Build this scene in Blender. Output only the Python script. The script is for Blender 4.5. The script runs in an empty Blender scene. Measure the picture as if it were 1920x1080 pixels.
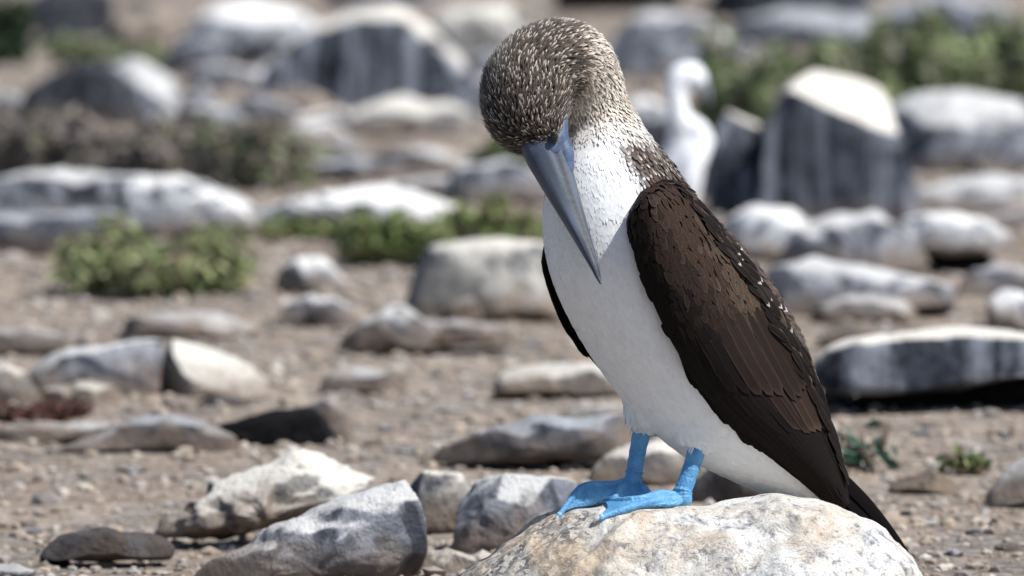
import bpy, bmesh, math, random
import numpy as np
from mathutils import Vector, Matrix, noise
from mathutils.bvhtree import BVHTree

SC = bpy.context.scene
COL = SC.collection
random.seed(7)
RNG = np.random.default_rng(11)

# ------------------------------------------------------------------ camera, sky, sun, exposure
LENS = 200.0
F = 1920.0 * LENS / 36.0                 # focal length in photograph pixels
CAM = Vector((0.0, -5.9, 0.75))
PITCH = math.atan(690.0 / F)
SP, CP = math.sin(PITCH), math.cos(PITCH)
D0 = 5.9                                 # distance of the perched bird
S = D0 / F                               # metres per pixel at the bird

cam_d = bpy.data.cameras.new('camera')
cam_d.lens = LENS
cam_d.sensor_width = 36.0
cam_d.clip_start = 0.1
cam_d.clip_end = 9000.0
cam_d.dof.use_dof = True
cam_d.dof.focus_distance = 5.86
cam_d.dof.aperture_fstop = 6.6
cam = bpy.data.objects.new('camera', cam_d)
COL.objects.link(cam)
cam.location = CAM
cam.rotation_euler = (math.pi / 2 - PITCH, 0, 0)
SC.camera = cam

SUN_TO = Vector((0.52, -0.26, 0.81)).normalized()
sun_el = math.asin(SUN_TO.z)
sun_az = math.atan2(SUN_TO.x, SUN_TO.y)
world = bpy.data.worlds.new('World')
SC.world = world
world.use_nodes = True
wn = world.node_tree
sky = wn.nodes.new('ShaderNodeTexSky')
sky.sky_type = 'NISHITA'
sky.sun_disc = False
sky.ozone_density = 3.0
sky.sun_elevation = sun_el
sky.sun_rotation = sun_az
wn.links.new(sky.outputs[0], wn.nodes['Background'].inputs[0])
wn.nodes['Background'].inputs[1].default_value = 0.10
sun_d = bpy.data.lights.new('sun', 'SUN')
sun_d.energy = 4.8
sun_d.angle = math.radians(0.5)
sun_d.color = (1.0, 0.98, 0.955)
sun = bpy.data.objects.new('sun', sun_d)
COL.objects.link(sun)
sun.rotation_euler = SUN_TO.to_track_quat('Z', 'Y').to_euler()
SC.view_settings.view_transform = 'Standard'
SC.view_settings.look = 'None'
SC.view_settings.gamma = 1.0
SC.view_settings.exposure = 0.34
SC.cycles.use_denoising = True
SC.cycles.max_bounces = 6


# ------------------------------------------------------------------ helpers
def P(px, py, d):
    """world point seen at photograph pixel (px, py) at depth d"""
    x = (px - 960.0) / F * d
    u = -(py - 540.0) / F * d
    return Vector((CAM.x + x, CAM.y + CP * d + SP * u, CAM.z - SP * d + CP * u))


def B(px, py, dz):
    return P(px, py, D0 + dz * S)


def unproject(p):
    r = Vector(p) - CAM
    d = r.y * CP - r.z * SP
    u = r.y * SP + r.z * CP
    return 960 + r.x / d * F, 540 - u / d * F, d


def dg(py):
    """depth at which the flat ground is seen at pixel row py"""
    return CAM.z / (SP + (py - 540.0) / F * CP)


def ground_z(x, y):
    v = noise.noise(Vector((x * 0.9, y * 0.9, 3.1))) * 0.030
    v += noise.noise(Vector((x * 3.1, y * 3.1, 9.7))) * 0.012
    return v


def link(name, me, mat=None, parent=None, smooth=True):
    o = bpy.data.objects.new(name, me)
    COL.objects.link(o)
    if mat is not None and len(me.materials) == 0:
        me.materials.append(mat)
    if parent is not None:
        o.parent = parent
    if smooth:
        me.polygons.foreach_set('use_smooth', [True] * len(me.polygons))
    return o


def tag(o, label, cat, group=None):
    o['label'] = label
    o['category'] = cat
    if group:
        o['group'] = group
    return o


def empty(name, loc):
    o = bpy.data.objects.new(name, None)
    COL.objects.link(o)
    o.location = loc
    return o


def mesh_from(verts, faces, name='m'):
    me = bpy.data.meshes.new(name)
    me.from_pydata([tuple(v) for v in verts], [], faces)
    me.update()
    return me


def set_color(me, cols, name='Col'):
    a = me.color_attributes.new(name, 'FLOAT_COLOR', 'POINT')
    arr = np.ones((len(me.vertices), 4), dtype=np.float32)
    arr[:, :3] = np.asarray(cols, dtype=np.float32)[:, :3]
    a.data.foreach_set('color', arr.ravel())


def to_local(verts, loc):
    return [Vector(v) - Vector(loc) for v in verts]


def remesh(verts, faces, voxel, smooth_it=6, smooth_f=0.5):
    me = mesh_from(verts, faces, 'tmp')
    o = bpy.data.objects.new('tmp', me)
    COL.objects.link(o)
    m = o.modifiers.new('r', 'REMESH')
    m.mode = 'VOXEL'
    m.voxel_size = voxel
    if smooth_it:
        s = o.modifiers.new('s', 'SMOOTH')
        s.factor = smooth_f
        s.iterations = smooth_it
    dg_ = bpy.context.evaluated_depsgraph_get()
    dg_.update()
    out = bpy.data.meshes.new_from_object(o.evaluated_get(dg_))
    bpy.data.objects.remove(o)
    bpy.data.meshes.remove(me)
    return out


_bm = bmesh.new()
bmesh.ops.create_icosphere(_bm, subdivisions=3, radius=1.0)
ICO_V = [v.co.copy() for v in _bm.verts]
ICO_F = [tuple(v.index for v in f.verts) for f in _bm.faces]
_bm.free()


def add_ball(verts, faces, c, r):
    k = len(verts)
    rr = r if hasattr(r, '__len__') else (r, r, r)
    verts.extend(Vector((c[0] + v.x * rr[0], c[1] + v.y * rr[1], c[2] + v.z * rr[2])) for v in ICO_V)
    faces.extend(tuple(i + k for i in f) for f in ICO_F)


def catmull(pts, n):
    """n samples along a Catmull-Rom curve through pts (any dimension)"""
    p = np.asarray(pts, dtype=float)
    k = len(p)
    out = []
    for i in range(n):
        t = i / (n - 1) * (k - 1)
        a = min(int(t), k - 2)
        f = t - a
        p0 = p[max(a - 1, 0)]
        p1 = p[a]
        p2 = p[a + 1]
        p3 = p[min(a + 2, k - 1)]
        out.append(0.5 * ((2 * p1) + (-p0 + p2) * f + (2 * p0 - 5 * p1 + 4 * p2 - p3) * f * f
                          + (-p0 + 3 * p1 - 3 * p2 + p3) * f ** 3))
    return np.array(out)


def add_tube(verts, faces, pts, radii, seg=10, cap=True):
    k0 = len(verts)
    n = len(pts)
    up = Vector((0, 0, 1))
    ref = None
    for i in range(n):
        a = Vector(pts[max(i - 1, 0)])
        b = Vector(pts[min(i + 1, n - 1)])
        t = (b - a).normalized()
        if ref is None:
            ref = t.orthogonal().normalized()
        ref = (ref - t * ref.dot(t)).normalized()
        bn = t.cross(ref)
        for j in range(seg):
            an = 2 * math.pi * j / seg
            verts.append(Vector(pts[i]) + (ref * math.cos(an) + bn * math.sin(an)) * radii[i])
    for i in range(n - 1):
        for j in range(seg):
            a = k0 + i * seg + j
            b = k0 + i * seg + (j + 1) % seg
            faces.append((a, b, b + seg, a + seg))
    if cap:
        faces.append(tuple(k0 + j for j in reversed(range(seg))))
        faces.append(tuple(k0 + (n - 1) * seg + j for j in range(seg)))


# ------------------------------------------------------------------ materials
class NT:
    def __init__(self, name):
        self.m = bpy.data.materials.new(name)
        self.m.use_nodes = True
        self.t = self.m.node_tree
        self.b = self.t.nodes['Principled BSDF']

    def n(self, kind, **kw):
        nd = self.t.nodes.new(kind)
        for k, v in kw.items():
            setattr(nd, k, v)
        return nd

    def l(self, a, b):
        self.t.links.new(a, b)

    def coord(self, which='Object', scale=None):
        c = self.n('ShaderNodeTexCoord').outputs[which]
        if scale is not None:
            mp = self.n('ShaderNodeMapping')
            mp.inputs['Scale'].default_value = scale
            self.l(c, mp.inputs['Vector'])
            c = mp.outputs[0]
        return c

    def noise(self, vec, scale, detail=6, rough=0.6, dist=0.0):
        nd = self.n('ShaderNodeTexNoise')
        nd.inputs['Scale'].default_value = scale
        nd.inputs['Detail'].default_value = detail
        nd.inputs['Roughness'].default_value = rough
        nd.inputs['Distortion'].default_value = dist
        if vec is not None:
            self.l(vec, nd.inputs['Vector'])
        return nd.outputs['Fac']

    def ramp(self, fac, stops, interp='LINEAR'):
        nd = self.n('ShaderNodeValToRGB')
        cr = nd.color_ramp
        cr.interpolation = interp
        while len(cr.elements) < len(stops):
            cr.elements.new(0.5)
        for e, (p, c) in zip(cr.elements, stops):
            e.position = p
            e.color = (c, c, c, 1) if not hasattr(c, '__len__') else (*c, 1)
        self.l(fac, nd.inputs[0])
        return nd.outputs[0]

    def mix(self, fac, a, b, mode='MIX'):
        nd = self.n('ShaderNodeMix', data_type='RGBA', blend_type=mode)
        for sock, v in ((nd.inputs[0], fac), (nd.inputs[6], a), (nd.inputs[7], b)):
            if hasattr(v, 'links'):
                self.l(v, sock)
            elif hasattr(v, '__len__'):
                sock.default_value = (*v, 1)
            else:
                sock.default_value = v
        return nd.outputs[2]

    def bump(self, h, strength, dist, prev=None):
        nd = self.n('ShaderNodeBump')
        nd.inputs['Strength'].default_value = strength
        nd.inputs['Distance'].default_value = dist
        self.l(h, nd.inputs['Height'])
        if prev is not None:
            self.l(prev, nd.inputs['Normal'])
        return nd.outputs[0]

    def out(self, col=None, rough=0.85, normal=None, spec=0.2):
        if col is not None:
            if hasattr(col, 'links'):
                self.l(col, self.b.inputs['Base Color'])
            else:
                self.b.inputs['Base Color'].default_value = (*col, 1)
        if hasattr(rough, 'links'):
            self.l(rough, self.b.inputs['Roughness'])
        else:
            self.b.inputs['Roughness'].default_value = rough
        self.b.inputs['Specular IOR Level'].default_value = spec
        if normal is not None:
            self.l(normal, self.b.inputs['Normal'])
        return self.m


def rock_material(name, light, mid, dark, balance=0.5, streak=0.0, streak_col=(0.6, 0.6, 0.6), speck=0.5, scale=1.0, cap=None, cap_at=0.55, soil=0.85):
    t = NT(name)
    c = t.coord('Object')
    oi = t.n('ShaderNodeObjectInfo')
    add = t.n('ShaderNodeVectorMath', operation='ADD')
    cx = t.n('ShaderNodeCombineXYZ')
    mul = t.n('ShaderNodeMath', operation='MULTIPLY')
    mul.inputs[1].default_value = 40.0
    t.l(oi.outputs['Random'], mul.inputs[0])
    t.l(mul.outputs[0], cx.inputs[0])
    t.l(c, add.inputs[0])
    t.l(cx.outputs[0], add.inputs[1])
    c = add.outputs[0]
    n1 = t.noise(c, 5.5 * scale, 7, 0.62, 0.6)
    n2 = t.noise(c, 17 * scale, 8, 0.68, 0.3)
    f1 = t.ramp(n1, [(balance - 0.13, 0.0), (balance + 0.11, 1.0)])
    col = t.mix(f1, mid, light)
    f2 = t.ramp(n2, [(0.40, 0.9), (0.51, 0.0)])
    col = t.mix(f2, col, dark)
    n4 = t.noise(c, 7.5 * scale, 6, 0.6, 1.4)
    col = t.mix(t.ramp(n4, [(0.38, 0.95), (0.475, 0.0)]), col, dark)
    col = t.mix(t.ramp(n4, [(0.56, 0.0), (0.66, 0.8)]), col, light)
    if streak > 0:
        sv = t.n('ShaderNodeMapping')
        sv.inputs['Scale'].default_value = (17, 17, 0.9)
        t.l(c, sv.inputs['Vector'])
        ns = t.noise(sv.outputs[0], 1.0, 4, 0.55)
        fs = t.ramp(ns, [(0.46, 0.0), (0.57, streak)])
        col = t.mix(fs, col, streak_col)
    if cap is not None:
        # upward faces paler: sunlit tops painted into the colour, with some droppings and lichen
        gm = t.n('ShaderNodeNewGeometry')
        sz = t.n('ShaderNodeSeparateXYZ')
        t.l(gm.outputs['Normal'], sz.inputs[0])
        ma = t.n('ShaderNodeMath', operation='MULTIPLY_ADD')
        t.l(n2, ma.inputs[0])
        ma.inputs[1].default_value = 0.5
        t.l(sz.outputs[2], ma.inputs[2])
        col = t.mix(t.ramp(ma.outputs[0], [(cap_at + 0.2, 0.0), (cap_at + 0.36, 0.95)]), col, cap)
    n3 = t.noise(c, 130 * scale, 3, 0.6)
    f3 = t.ramp(n3, [(0.30, 0.45 * speck), (0.46, 0.0)])
    col = t.mix(f3, col, (0.05, 0.05, 0.055))
    # soil splashed and piled against the foot of the stone
    co2 = t.coord('Object')
    sz2 = t.n('ShaderNodeSeparateXYZ')
    t.l(co2, sz2.inputs[0])
    so = t.n('ShaderNodeMath', operation='MULTIPLY_ADD')
    t.l(n4, so.inputs[0])
    so.inputs[1].default_value = -0.16
    t.l(sz2.outputs[2], so.inputs[2])
    mr2 = t.n('ShaderNodeMapRange')
    t.l(so.outputs[0], mr2.inputs[0])
    mr2.inputs[1].default_value = -0.065
    mr2.inputs[2].default_value = -0.015
    mr2.inputs[3].default_value = soil
    mr2.inputs[4].default_value = 0.0
    col = t.mix(mr2.outputs[0], col, (0.20, 0.152, 0.112))
    nb = t.bump(n2, 0.8, 0.03)
    nb = t.bump(n3, 0.45, 0.004, nb)
    return t.out(col, 0.9, nb, 0.15)


M = {}
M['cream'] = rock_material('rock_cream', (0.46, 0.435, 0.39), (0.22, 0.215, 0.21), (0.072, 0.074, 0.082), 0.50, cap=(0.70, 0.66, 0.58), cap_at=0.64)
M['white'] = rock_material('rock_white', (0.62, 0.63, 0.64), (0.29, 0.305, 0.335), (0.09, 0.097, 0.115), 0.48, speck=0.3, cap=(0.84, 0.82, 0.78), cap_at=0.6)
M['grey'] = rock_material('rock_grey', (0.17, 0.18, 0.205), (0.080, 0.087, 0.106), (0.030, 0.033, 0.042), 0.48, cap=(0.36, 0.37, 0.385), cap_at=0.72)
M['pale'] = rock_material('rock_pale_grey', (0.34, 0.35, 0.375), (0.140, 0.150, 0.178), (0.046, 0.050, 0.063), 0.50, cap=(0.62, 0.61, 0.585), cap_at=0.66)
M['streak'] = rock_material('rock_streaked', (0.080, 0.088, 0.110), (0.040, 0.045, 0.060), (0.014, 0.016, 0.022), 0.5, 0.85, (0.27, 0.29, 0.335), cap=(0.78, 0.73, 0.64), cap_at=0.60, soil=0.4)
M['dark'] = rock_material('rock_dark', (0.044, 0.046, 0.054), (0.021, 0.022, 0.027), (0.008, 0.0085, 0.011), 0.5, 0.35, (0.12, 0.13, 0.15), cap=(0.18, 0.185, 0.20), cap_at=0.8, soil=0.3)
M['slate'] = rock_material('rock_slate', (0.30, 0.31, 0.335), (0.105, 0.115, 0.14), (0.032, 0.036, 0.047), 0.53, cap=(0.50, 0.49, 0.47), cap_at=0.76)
M['black'] = rock_material('rock_shade_black', (0.008, 0.008, 0.009), (0.005, 0.005, 0.0055), (0.003, 0.003, 0.0032), 0.5, soil=0.0)  # near-black colour paints in the shade of hollows and gaps
M['tan'] = rock_material('rock_tan', (0.42, 0.345, 0.275), (0.22, 0.178, 0.145), (0.075, 0.068, 0.064), 0.48)


def perch_material():
    t = NT('rock_perch')
    c = t.coord('Object')
    big = t.noise(c, 9, 7, 0.6, 1.0)
    med = t.noise(c, 24, 9, 0.68, 0.8)
    fine = t.noise(c, 85, 8, 0.72, 0.4)
    grit = t.noise(c, 330, 4, 0.6)
    base = t.mix(t.ramp(big, [(0.40, 0.0), (0.58, 1.0)]), (0.66, 0.60, 0.51), (0.82, 0.81, 0.77))
    # ochre lichen bloom
    och = t.noise(c, 13, 6, 0.6, 0.5)
    base = t.mix(t.ramp(och, [(0.50, 0.0), (0.66, 0.7)]), base, (0.55, 0.42, 0.29))
    # grey bare patches and cracks
    mf = t.n('ShaderNodeMath', operation='MULTIPLY_ADD')
    t.l(fine, mf.inputs[0])
    mf.inputs[1].default_value = 0.55
    t.l(med, mf.inputs[2])
    base = t.mix(t.ramp(mf.outputs[0], [(0.58, 0.92), (0.74, 0.0)]), base, (0.18, 0.195, 0.24))
    base = t.mix(t.ramp(fine, [(0.35, 0.8), (0.44, 0.0)]), base, (0.17, 0.17, 0.185))
    base = t.mix(t.ramp(fine, [(0.56, 0.0), (0.66, 0.6)]), base, (0.80, 0.79, 0.75))
    base = t.mix(t.ramp(grit, [(0.34, 0.55), (0.43, 0.0)]), base, (0.11, 0.105, 0.10))
    # the left shoulder is bare speckled granite
    sep = t.n('ShaderNodeSeparateXYZ')
    t.l(c, sep.inputs[0])
    wob = t.n('ShaderNodeMath', operation='MULTIPLY_ADD')
    t.l(med, wob.inputs[0])
    wob.inputs[1].default_value = 0.16
    t.l(sep.outputs[0], wob.inputs[2])
    lf = t.ramp(wob.outputs[0], [(0.0, 1.0), (1.0, 0.0)])
    mr = t.n('ShaderNodeMapRange')
    t.l(wob.outputs[0], mr.inputs[0])
    mr.inputs[1].default_value = -0.045
    mr.inputs[2].default_value = 0.0
    mr.inputs[3].default_value = 0.85
    mr.inputs[4].default_value = 0.0
    vor = t.n('ShaderNodeTexVoronoi')
    vor.inputs['Scale'].default_value = 210
    t.l(c, vor.inputs['Vector'])
    sp = t.n('ShaderNodeSeparateColor')
    t.l(vor.outputs['Color'], sp.inputs[0])
    gran = t.ramp(sp.outputs[0], [(0.0, (0.05, 0.05, 0.055)), (0.28, (0.16, 0.16, 0.165)), (0.5, (0.36, 0.33, 0.29)), (0.8, (0.60, 0.56, 0.49))])
    gran = t.mix(t.ramp(och, [(0.46, 0.0), (0.6, 0.6)]), gran, (0.60, 0.44, 0.28))
    base = t.mix(mr.outputs[0], base, gran)
    nb = t.bump(med, 0.9, 0.012)
    nb = t.bump(fine, 0.8, 0.005, nb)
    nb = t.bump(grit, 0.5, 0.0015, nb)
    return t.out(base, 0.88, nb, 0.2)


M['perch'] = perch_material()


def ground_material():
    t = NT('ground_gravel')
    c = t.coord('Object')
    n0 = t.noise(c, 0.55, 5, 0.6, 0.5)
    n1 = t.noise(c, 4.0, 8, 0.65)
    n2 = t.noise(c, 38, 6, 0.7)
    vor = t.n('ShaderNodeTexVoronoi')
    vor.inputs['Scale'].default_value = 55
    t.l(c, vor.inputs['Vector'])
    sp = t.n('ShaderNodeSeparateColor')
    t.l(vor.outputs['Color'], sp.inputs[0])
    soil = t.mix(t.ramp(n0, [(0.40, 0.0), (0.60, 1.0)]), (0.185, 0.124, 0.080), (0.305, 0.230, 0.162))
    soil = t.mix(t.ramp(n1, [(0.40, 0.8), (0.56, 0.0)]), soil, (0.10, 0.085, 0.072))
    st = t.ramp(sp.outputs[0], [(0.0, (0.10, 0.10, 0.10)), (0.3, (0.24, 0.225, 0.205)), (0.6, (0.38, 0.35, 0.31)), (0.92, (0.58, 0.56, 0.52))])
    col = t.mix(0.30, soil, st)
    col = t.mix(t.ramp(n2, [(0.34, 0.6), (0.48, 0.0)]), col, (0.11, 0.10, 0.09))
    nb = t.bump(n1, 0.5, 0.05)
    nb = t.bump(vor.outputs['Distance'], 0.7, -0.008, nb)
    nb = t.bump(n2, 0.6, 0.008, nb)
    return t.out(col, 0.95, nb, 0.1)


M['ground'] = ground_material()


def vcol_material(name, rough=0.75, bump_scale=None, spec=0.15, sheen=0.0, transl=0.0, bump_str=0.2):
    t = NT(name)
    a = t.n('ShaderNodeVertexColor')
    a.layer_name = 'Col'
    nb = None
    if bump_scale:
        nb = t.bump(t.noise(t.coord('Object'), bump_scale, 5, 0.65), bump_str, 0.002)
    m = t.out(a.outputs[0], rough, nb, spec)
    if sheen:
        t.b.inputs['Sheen Weight'].default_value = sheen
    if transl:
        tr = t.n('ShaderNodeBsdfTranslucent')
        t.l(a.outputs[0], tr.inputs[0])
        mx = t.n('ShaderNodeMixShader')
        mx.inputs[0].default_value = transl
        t.l(t.b.outputs[0], mx.inputs[1])
        t.l(tr.outputs[0], mx.inputs[2])
        t.l(mx.outputs[0], t.t.nodes['Material Output'].inputs['Surface'])
    return m


M['pebble'] = vcol_material('pebbles', 0.9, 60, 0.15)
M['plumage'] = vcol_material('plumage', 0.8, None, 0.1, 0.15)
M['skin'] = vcol_material('body_skin', 0.85, 90, 0.1, 0.1, bump_str=0.15)
M['leaf'] = vcol_material('leaves', 0.6, None, 0.25, 0, 0.25)

# ------------------------------------------------------------------ ground
def axis(lo, hi, step, far, grow):
    a = list(np.arange(lo, hi + 1e-6, step))
    s = step
    while a[-1] < far:
        s *= grow
        a.append(a[-1] + s)
    s = step
    b = []
    x = lo
    while x > -far:
        s *= grow
        x -= s
        b.append(x)
    return np.array(b[::-1] + a)


gx = axis(-1.3, 1.3, 0.035, 4000, 1.16)
gy = axis(-0.6, 9.0, 0.05, 4000, 1.12)
gv = []
for y in gy:
    for x in gx:
        gv.append((x, y, ground_z(x, y) if abs(x) < 60 and abs(y) < 90 else 0.0))
nx = len(gx)
gf = [(j * nx + i, j * nx + i + 1, (j + 1) * nx + i + 1, (j + 1) * nx + i) for j in range(len(gy) - 1) for i in range(nx - 1)]
ground = link('ground', mesh_from(gv, gf, 'ground'), M['ground'])
ground['kind'] = 'structure'

# loose gravel: countless stones on the soil, one mesh
_bm = bmesh.new()
bmesh.ops.create_icosphere(_bm, subdivisions=1, radius=1.0)
P_V = np.array([v.co[:] for v in _bm.verts])
P_F = np.array([[v.index for v in f.verts] for f in _bm.faces])
_bm.free()


def gravel():
    vs, fs, cs = [], [], []
    pal = np.array([(0.34, 0.30, 0.255), (0.25, 0.22, 0.19), (0.42, 0.39, 0.345), (0.17, 0.16, 0.15), (0.32, 0.265, 0.21), (0.52, 0.50, 0.46), (0.38, 0.315, 0.25), (0.28, 0.27, 0.265)])
    k = 0
    for i in range(24000):
        d = 6.0 * (45.0 / 6.0) ** (RNG.random() ** 1.25)
        half = 0.09 * d + 0.22
        x = (RNG.random() * 2 - 1) * half
        y = CAM.y + d
        r = (0.0030 + 0.0072 * RNG.random() ** 2.8) * (d / 7.0) ** 0.8
        if RNG.random() < 0.02:
            r *= 1.9
        sc = r * np.array([0.8 + 0.6 * RNG.random(), 0.8 + 0.6 * RNG.random(), 0.45 + 0.4 * RNG.random()])
        v = P_V * (0.78 + 0.44 * RNG.random((len(P_V), 1))) * sc
        a = RNG.random() * 6.28
        ca, sa = math.cos(a), math.sin(a)
        v = v @ np.array([[ca, sa, 0], [-sa, ca, 0], [0, 0, 1]])
        v += np.array([x, y, ground_z(x, y) + sc[2] * 0.35])
        vs.append(v)
        fs.append(P_F + k)
        k += len(P_V)
        c = (pal[RNG.integers(len(pal))] * 0.6 + np.array((0.28, 0.215, 0.155)) * 0.4) * (0.75 + 0.5 * RNG.random())
        cs.append(np.repeat(c[None], len(P_V), 0))
    me = mesh_from(np.concatenate(vs), np.concatenate(fs).tolist(), 'gravel')
    set_color(me, np.concatenate(cs))
    o = link('gravel', me, M['pebble'], smooth=False)
    o['kind'] = 'stuff'
    o['label'] = 'loose tan and grey gravel strewn over the soil'
    o['category'] = 'gravel'


gravel()

# ------------------------------------------------------------------ boulders
def resample(poly, n, sharp=0.5):
    """closed outline -> n points, corners slightly rounded"""
    p = np.array(poly, dtype=float)
    q = np.vstack([p, p[:1]])
    seg = np.linalg.norm(np.diff(q, axis=0), axis=1)
    cum = np.concatenate([[0], np.cumsum(seg)])
    t = np.linspace(0, cum[-1], n, endpoint=False)
    r = np.stack([np.interp(t, cum, q[:, 0]), np.interp(t, cum, q[:, 1])], 1)
    for _ in range(2):
        r = r * 0.5 + (np.roll(r, 1, 0) + np.roll(r, -1, 0)) * 0.25
    return r


def boulder(label, mat, outline, base=None, thick=0.75, p=2.6, amp=0.05, seed=0, cuts=(), n=64, m=22, lift=0.0, group=None, dshift=0.0,
            name='boulder', cat='boulder', freq=1.0, facets=7):
    pts = np.array(outline, dtype=float)
    x0, x1 = pts[:, 0].min(), pts[:, 0].max()
    base = base or pts[:, 1].max()
    if base < 860:
        p = p * 1.5
        mx_ = 0.5 * (x0 + x1)
        pts[:, 0] = mx_ + (pts[:, 0] - mx_) * 1.06
        outline = [tuple(q) for q in pts]
        x0, x1 = pts[:, 0].min(), pts[:, 0].max()
    dfront = dg(base)
    w = (x1 - x0) / F * dfront
    th = thick * w
    d = dfront + th * 0.45 + dshift
    r = resample(outline, n)
    cx = 0.5 * (x0 + x1)
    by = pts[:, 1].max() * 0.75 + pts[:, 1].min() * 0.25
    vs = []
    for j in range(m + 1):
        t = -math.cos(math.pi * j / m)
        s = max(1 - abs(t) ** p, 0.0) ** (1.0 / p)
        s = max(s, 0.02)
        for q in r:
            vs.append(P(cx + (q[0] - cx) * s, by + (q[1] - by) * s, d + t * th * 0.5))
    fs = []
    for j in range(m):
        for i in range(n):
            a = j * n + i
            b = j * n + (i + 1) % n
            fs.append((a, b, b + n, a + n))
    fs.append(tuple(range(n))[::-1])
    fs.append(tuple(m * n + i for i in range(n)))
    loc = P(cx, base, d)
    loc.z = 0
    off = Vector((seed * 7.3, seed * 3.1, seed * 1.7))
    k = 3.2 / max(w, 0.05) * freq
    c = P(cx, by, d)
    out = []
    a_m = amp * w * 1.6
    for v in vs:
        dr = (v - c).normalized()
        q = v * k + off
        f = noise.noise(q) * 0.9 + noise.noise(q * 2.3) * 0.5 + noise.noise(q * 5.1) * 0.28 + noise.noise(q * 11.0) * 0.13
        # blocky component: ridged cells
        f += (0.35 - abs(noise.noise(q * 1.4 + Vector((5, 5, 5))))) * 0.7
        out.append(v + dr * (f * a_m))
    # broken facets: random planes shave the upper and side faces
    rg = np.random.default_rng(900 + seed)
    VV = np.array([v[:] for v in out])
    cc = np.array(c[:])
    for _ in range(facets):
        nv = rg.normal(size=3) * np.array([1.0, 1.0, 0.75])
        nv[2] = abs(nv[2])
        nv[1] -= 0.35
        nv /= np.linalg.norm(nv)
        h = (VV - cc) @ nv
        lim = np.quantile(h, rg.uniform(0.87, 0.97))
        ex = np.maximum(h - lim, 0)
        VV -= np.outer(ex * rg.uniform(0.85, 1.0), nv)
    # keep the traced height and width after the shaving
    V0 = np.array([v[:] for v in out])
    for ax_ in (0, 2):
        a0, a1 = V0[:, ax_].min(), V0[:, ax_].max()
        b0, b1 = VV[:, ax_].min(), VV[:, ax_].max()
        VV[:, ax_] = a0 + (VV[:, ax_] - b0) * (a1 - a0) / (b1 - b0)
    out = [Vector(v) for v in VV]
    for cut in cuts:
        A, Bq, Cq = [P(*c3[:2], d + c3[2] * w) for c3 in cut]
        nrm = (Bq - A).cross(Cq - A).normalized()
        if nrm.dot(A - c) < 0:
            nrm = -nrm
        for i, v in enumerate(out):
            h = (v - A).dot(nrm)
            if h > 0:
                out[i] = v - nrm * (h * 0.96)
    me = mesh_from(to_local(out, loc), fs, 'boulder')
    o = link(name, me, M[mat])
    o.location = loc + Vector((0, 0, lift))
    tag(o, label, cat, group)
    return o


# the rock the bird stands on
PROFILE = [(740, 1260), (790, 1160), (850, 1080), (905, 1046), (960, 1010), (1000, 983), (1040, 959), (1080, 946), (1130, 940), (1190, 938), (1260, 946),
           (1300, 946), (1340, 941), (1400, 931), (1460, 925), (1530, 932), (1600, 960), (1660, 1000), (1710, 1045), (1735, 1090), (1765, 1170), (1790, 1260)]
PX = np.array([q[0] for q in PROFILE], float)
PY = np.array([q[1] for q in PROFILE], float)


def perch_rock():
    N, Mq = 250, 170
    base = 1275.0
    vs = []
    for i in range(N + 1):
        u = i / N
        x = 740 + (1790 - 740) * (0.5 - 0.5 * math.cos(math.pi * u)) * 0.6 + (1790 - 740) * u * 0.4
        top = float(np.interp(x, PX, PY))
        H = base - top
        W = 60 + 250 * max(0.0, 1 - ((x - 1290) / 560.0) ** 2) ** 0.5
        cd = 60 - 0.05 * (x - 1190)
        for j in range(Mq + 1):
            a = math.pi * j / Mq
            ca, sa = math.cos(a), math.sin(a)
            e = 2.0 / 2.3
            dz = math.copysign(abs(ca) ** e, ca) * W
            h = abs(sa) ** e * H
            vs.append((x, base - h, cd - dz))
    out = []
    for (x, y, dz) in vs:
        q = Vector((x, y, dz)) * 0.01
        front = max(0.0, min(1.0, (y - 925) / 60.0))
        # long diagonal ridges running down to the left
        s = (x * 0.55 + y * 0.95) * 0.011
        warp = noise.noise(q * 0.8) * 1.1
        rid = 1 - abs(noise.noise(Vector((s * 1.6 + warp, q.x * 0.16, q.z * 0.3)))) * 2
        d1 = noise.noise(q * 0.9 + Vector((3, 1, 2))) * 13 + noise.noise(q * 2.3) * 7 + noise.noise(q * 5.3) * 3.2 + noise.noise(q * 11) * 1.5
        d1 = d1 * 1.1 + rid * 13 - 8
        am = 0.34 + 0.66 * front
        out.append(B(x, y - d1 * am * 0.75, dz - d1 * am * 0.8))
    K = Mq + 1
    fs = [(i * K + j, (i + 1) * K + j, (i + 1) * K + j + 1, i * K + j + 1) for i in range(N) for j in range(Mq)]
    fs.append(tuple(range(K))[::-1])
    fs.append(tuple(N * K + j for j in range(K)))
    loc = B(1290, 1206, 60)
    loc.z = 0
    me = mesh_from(to_local(out, loc), fs, 'perch_rock')
    o = link('perch_rock', me, M['perch'])
    o.location = loc
    tag(o, 'large cream and grey speckled rock under the blue feet', 'rock')
    return BVHTree.FromPolygons(out, fs)


PERCH = perch_rock()

R = boulder
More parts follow.
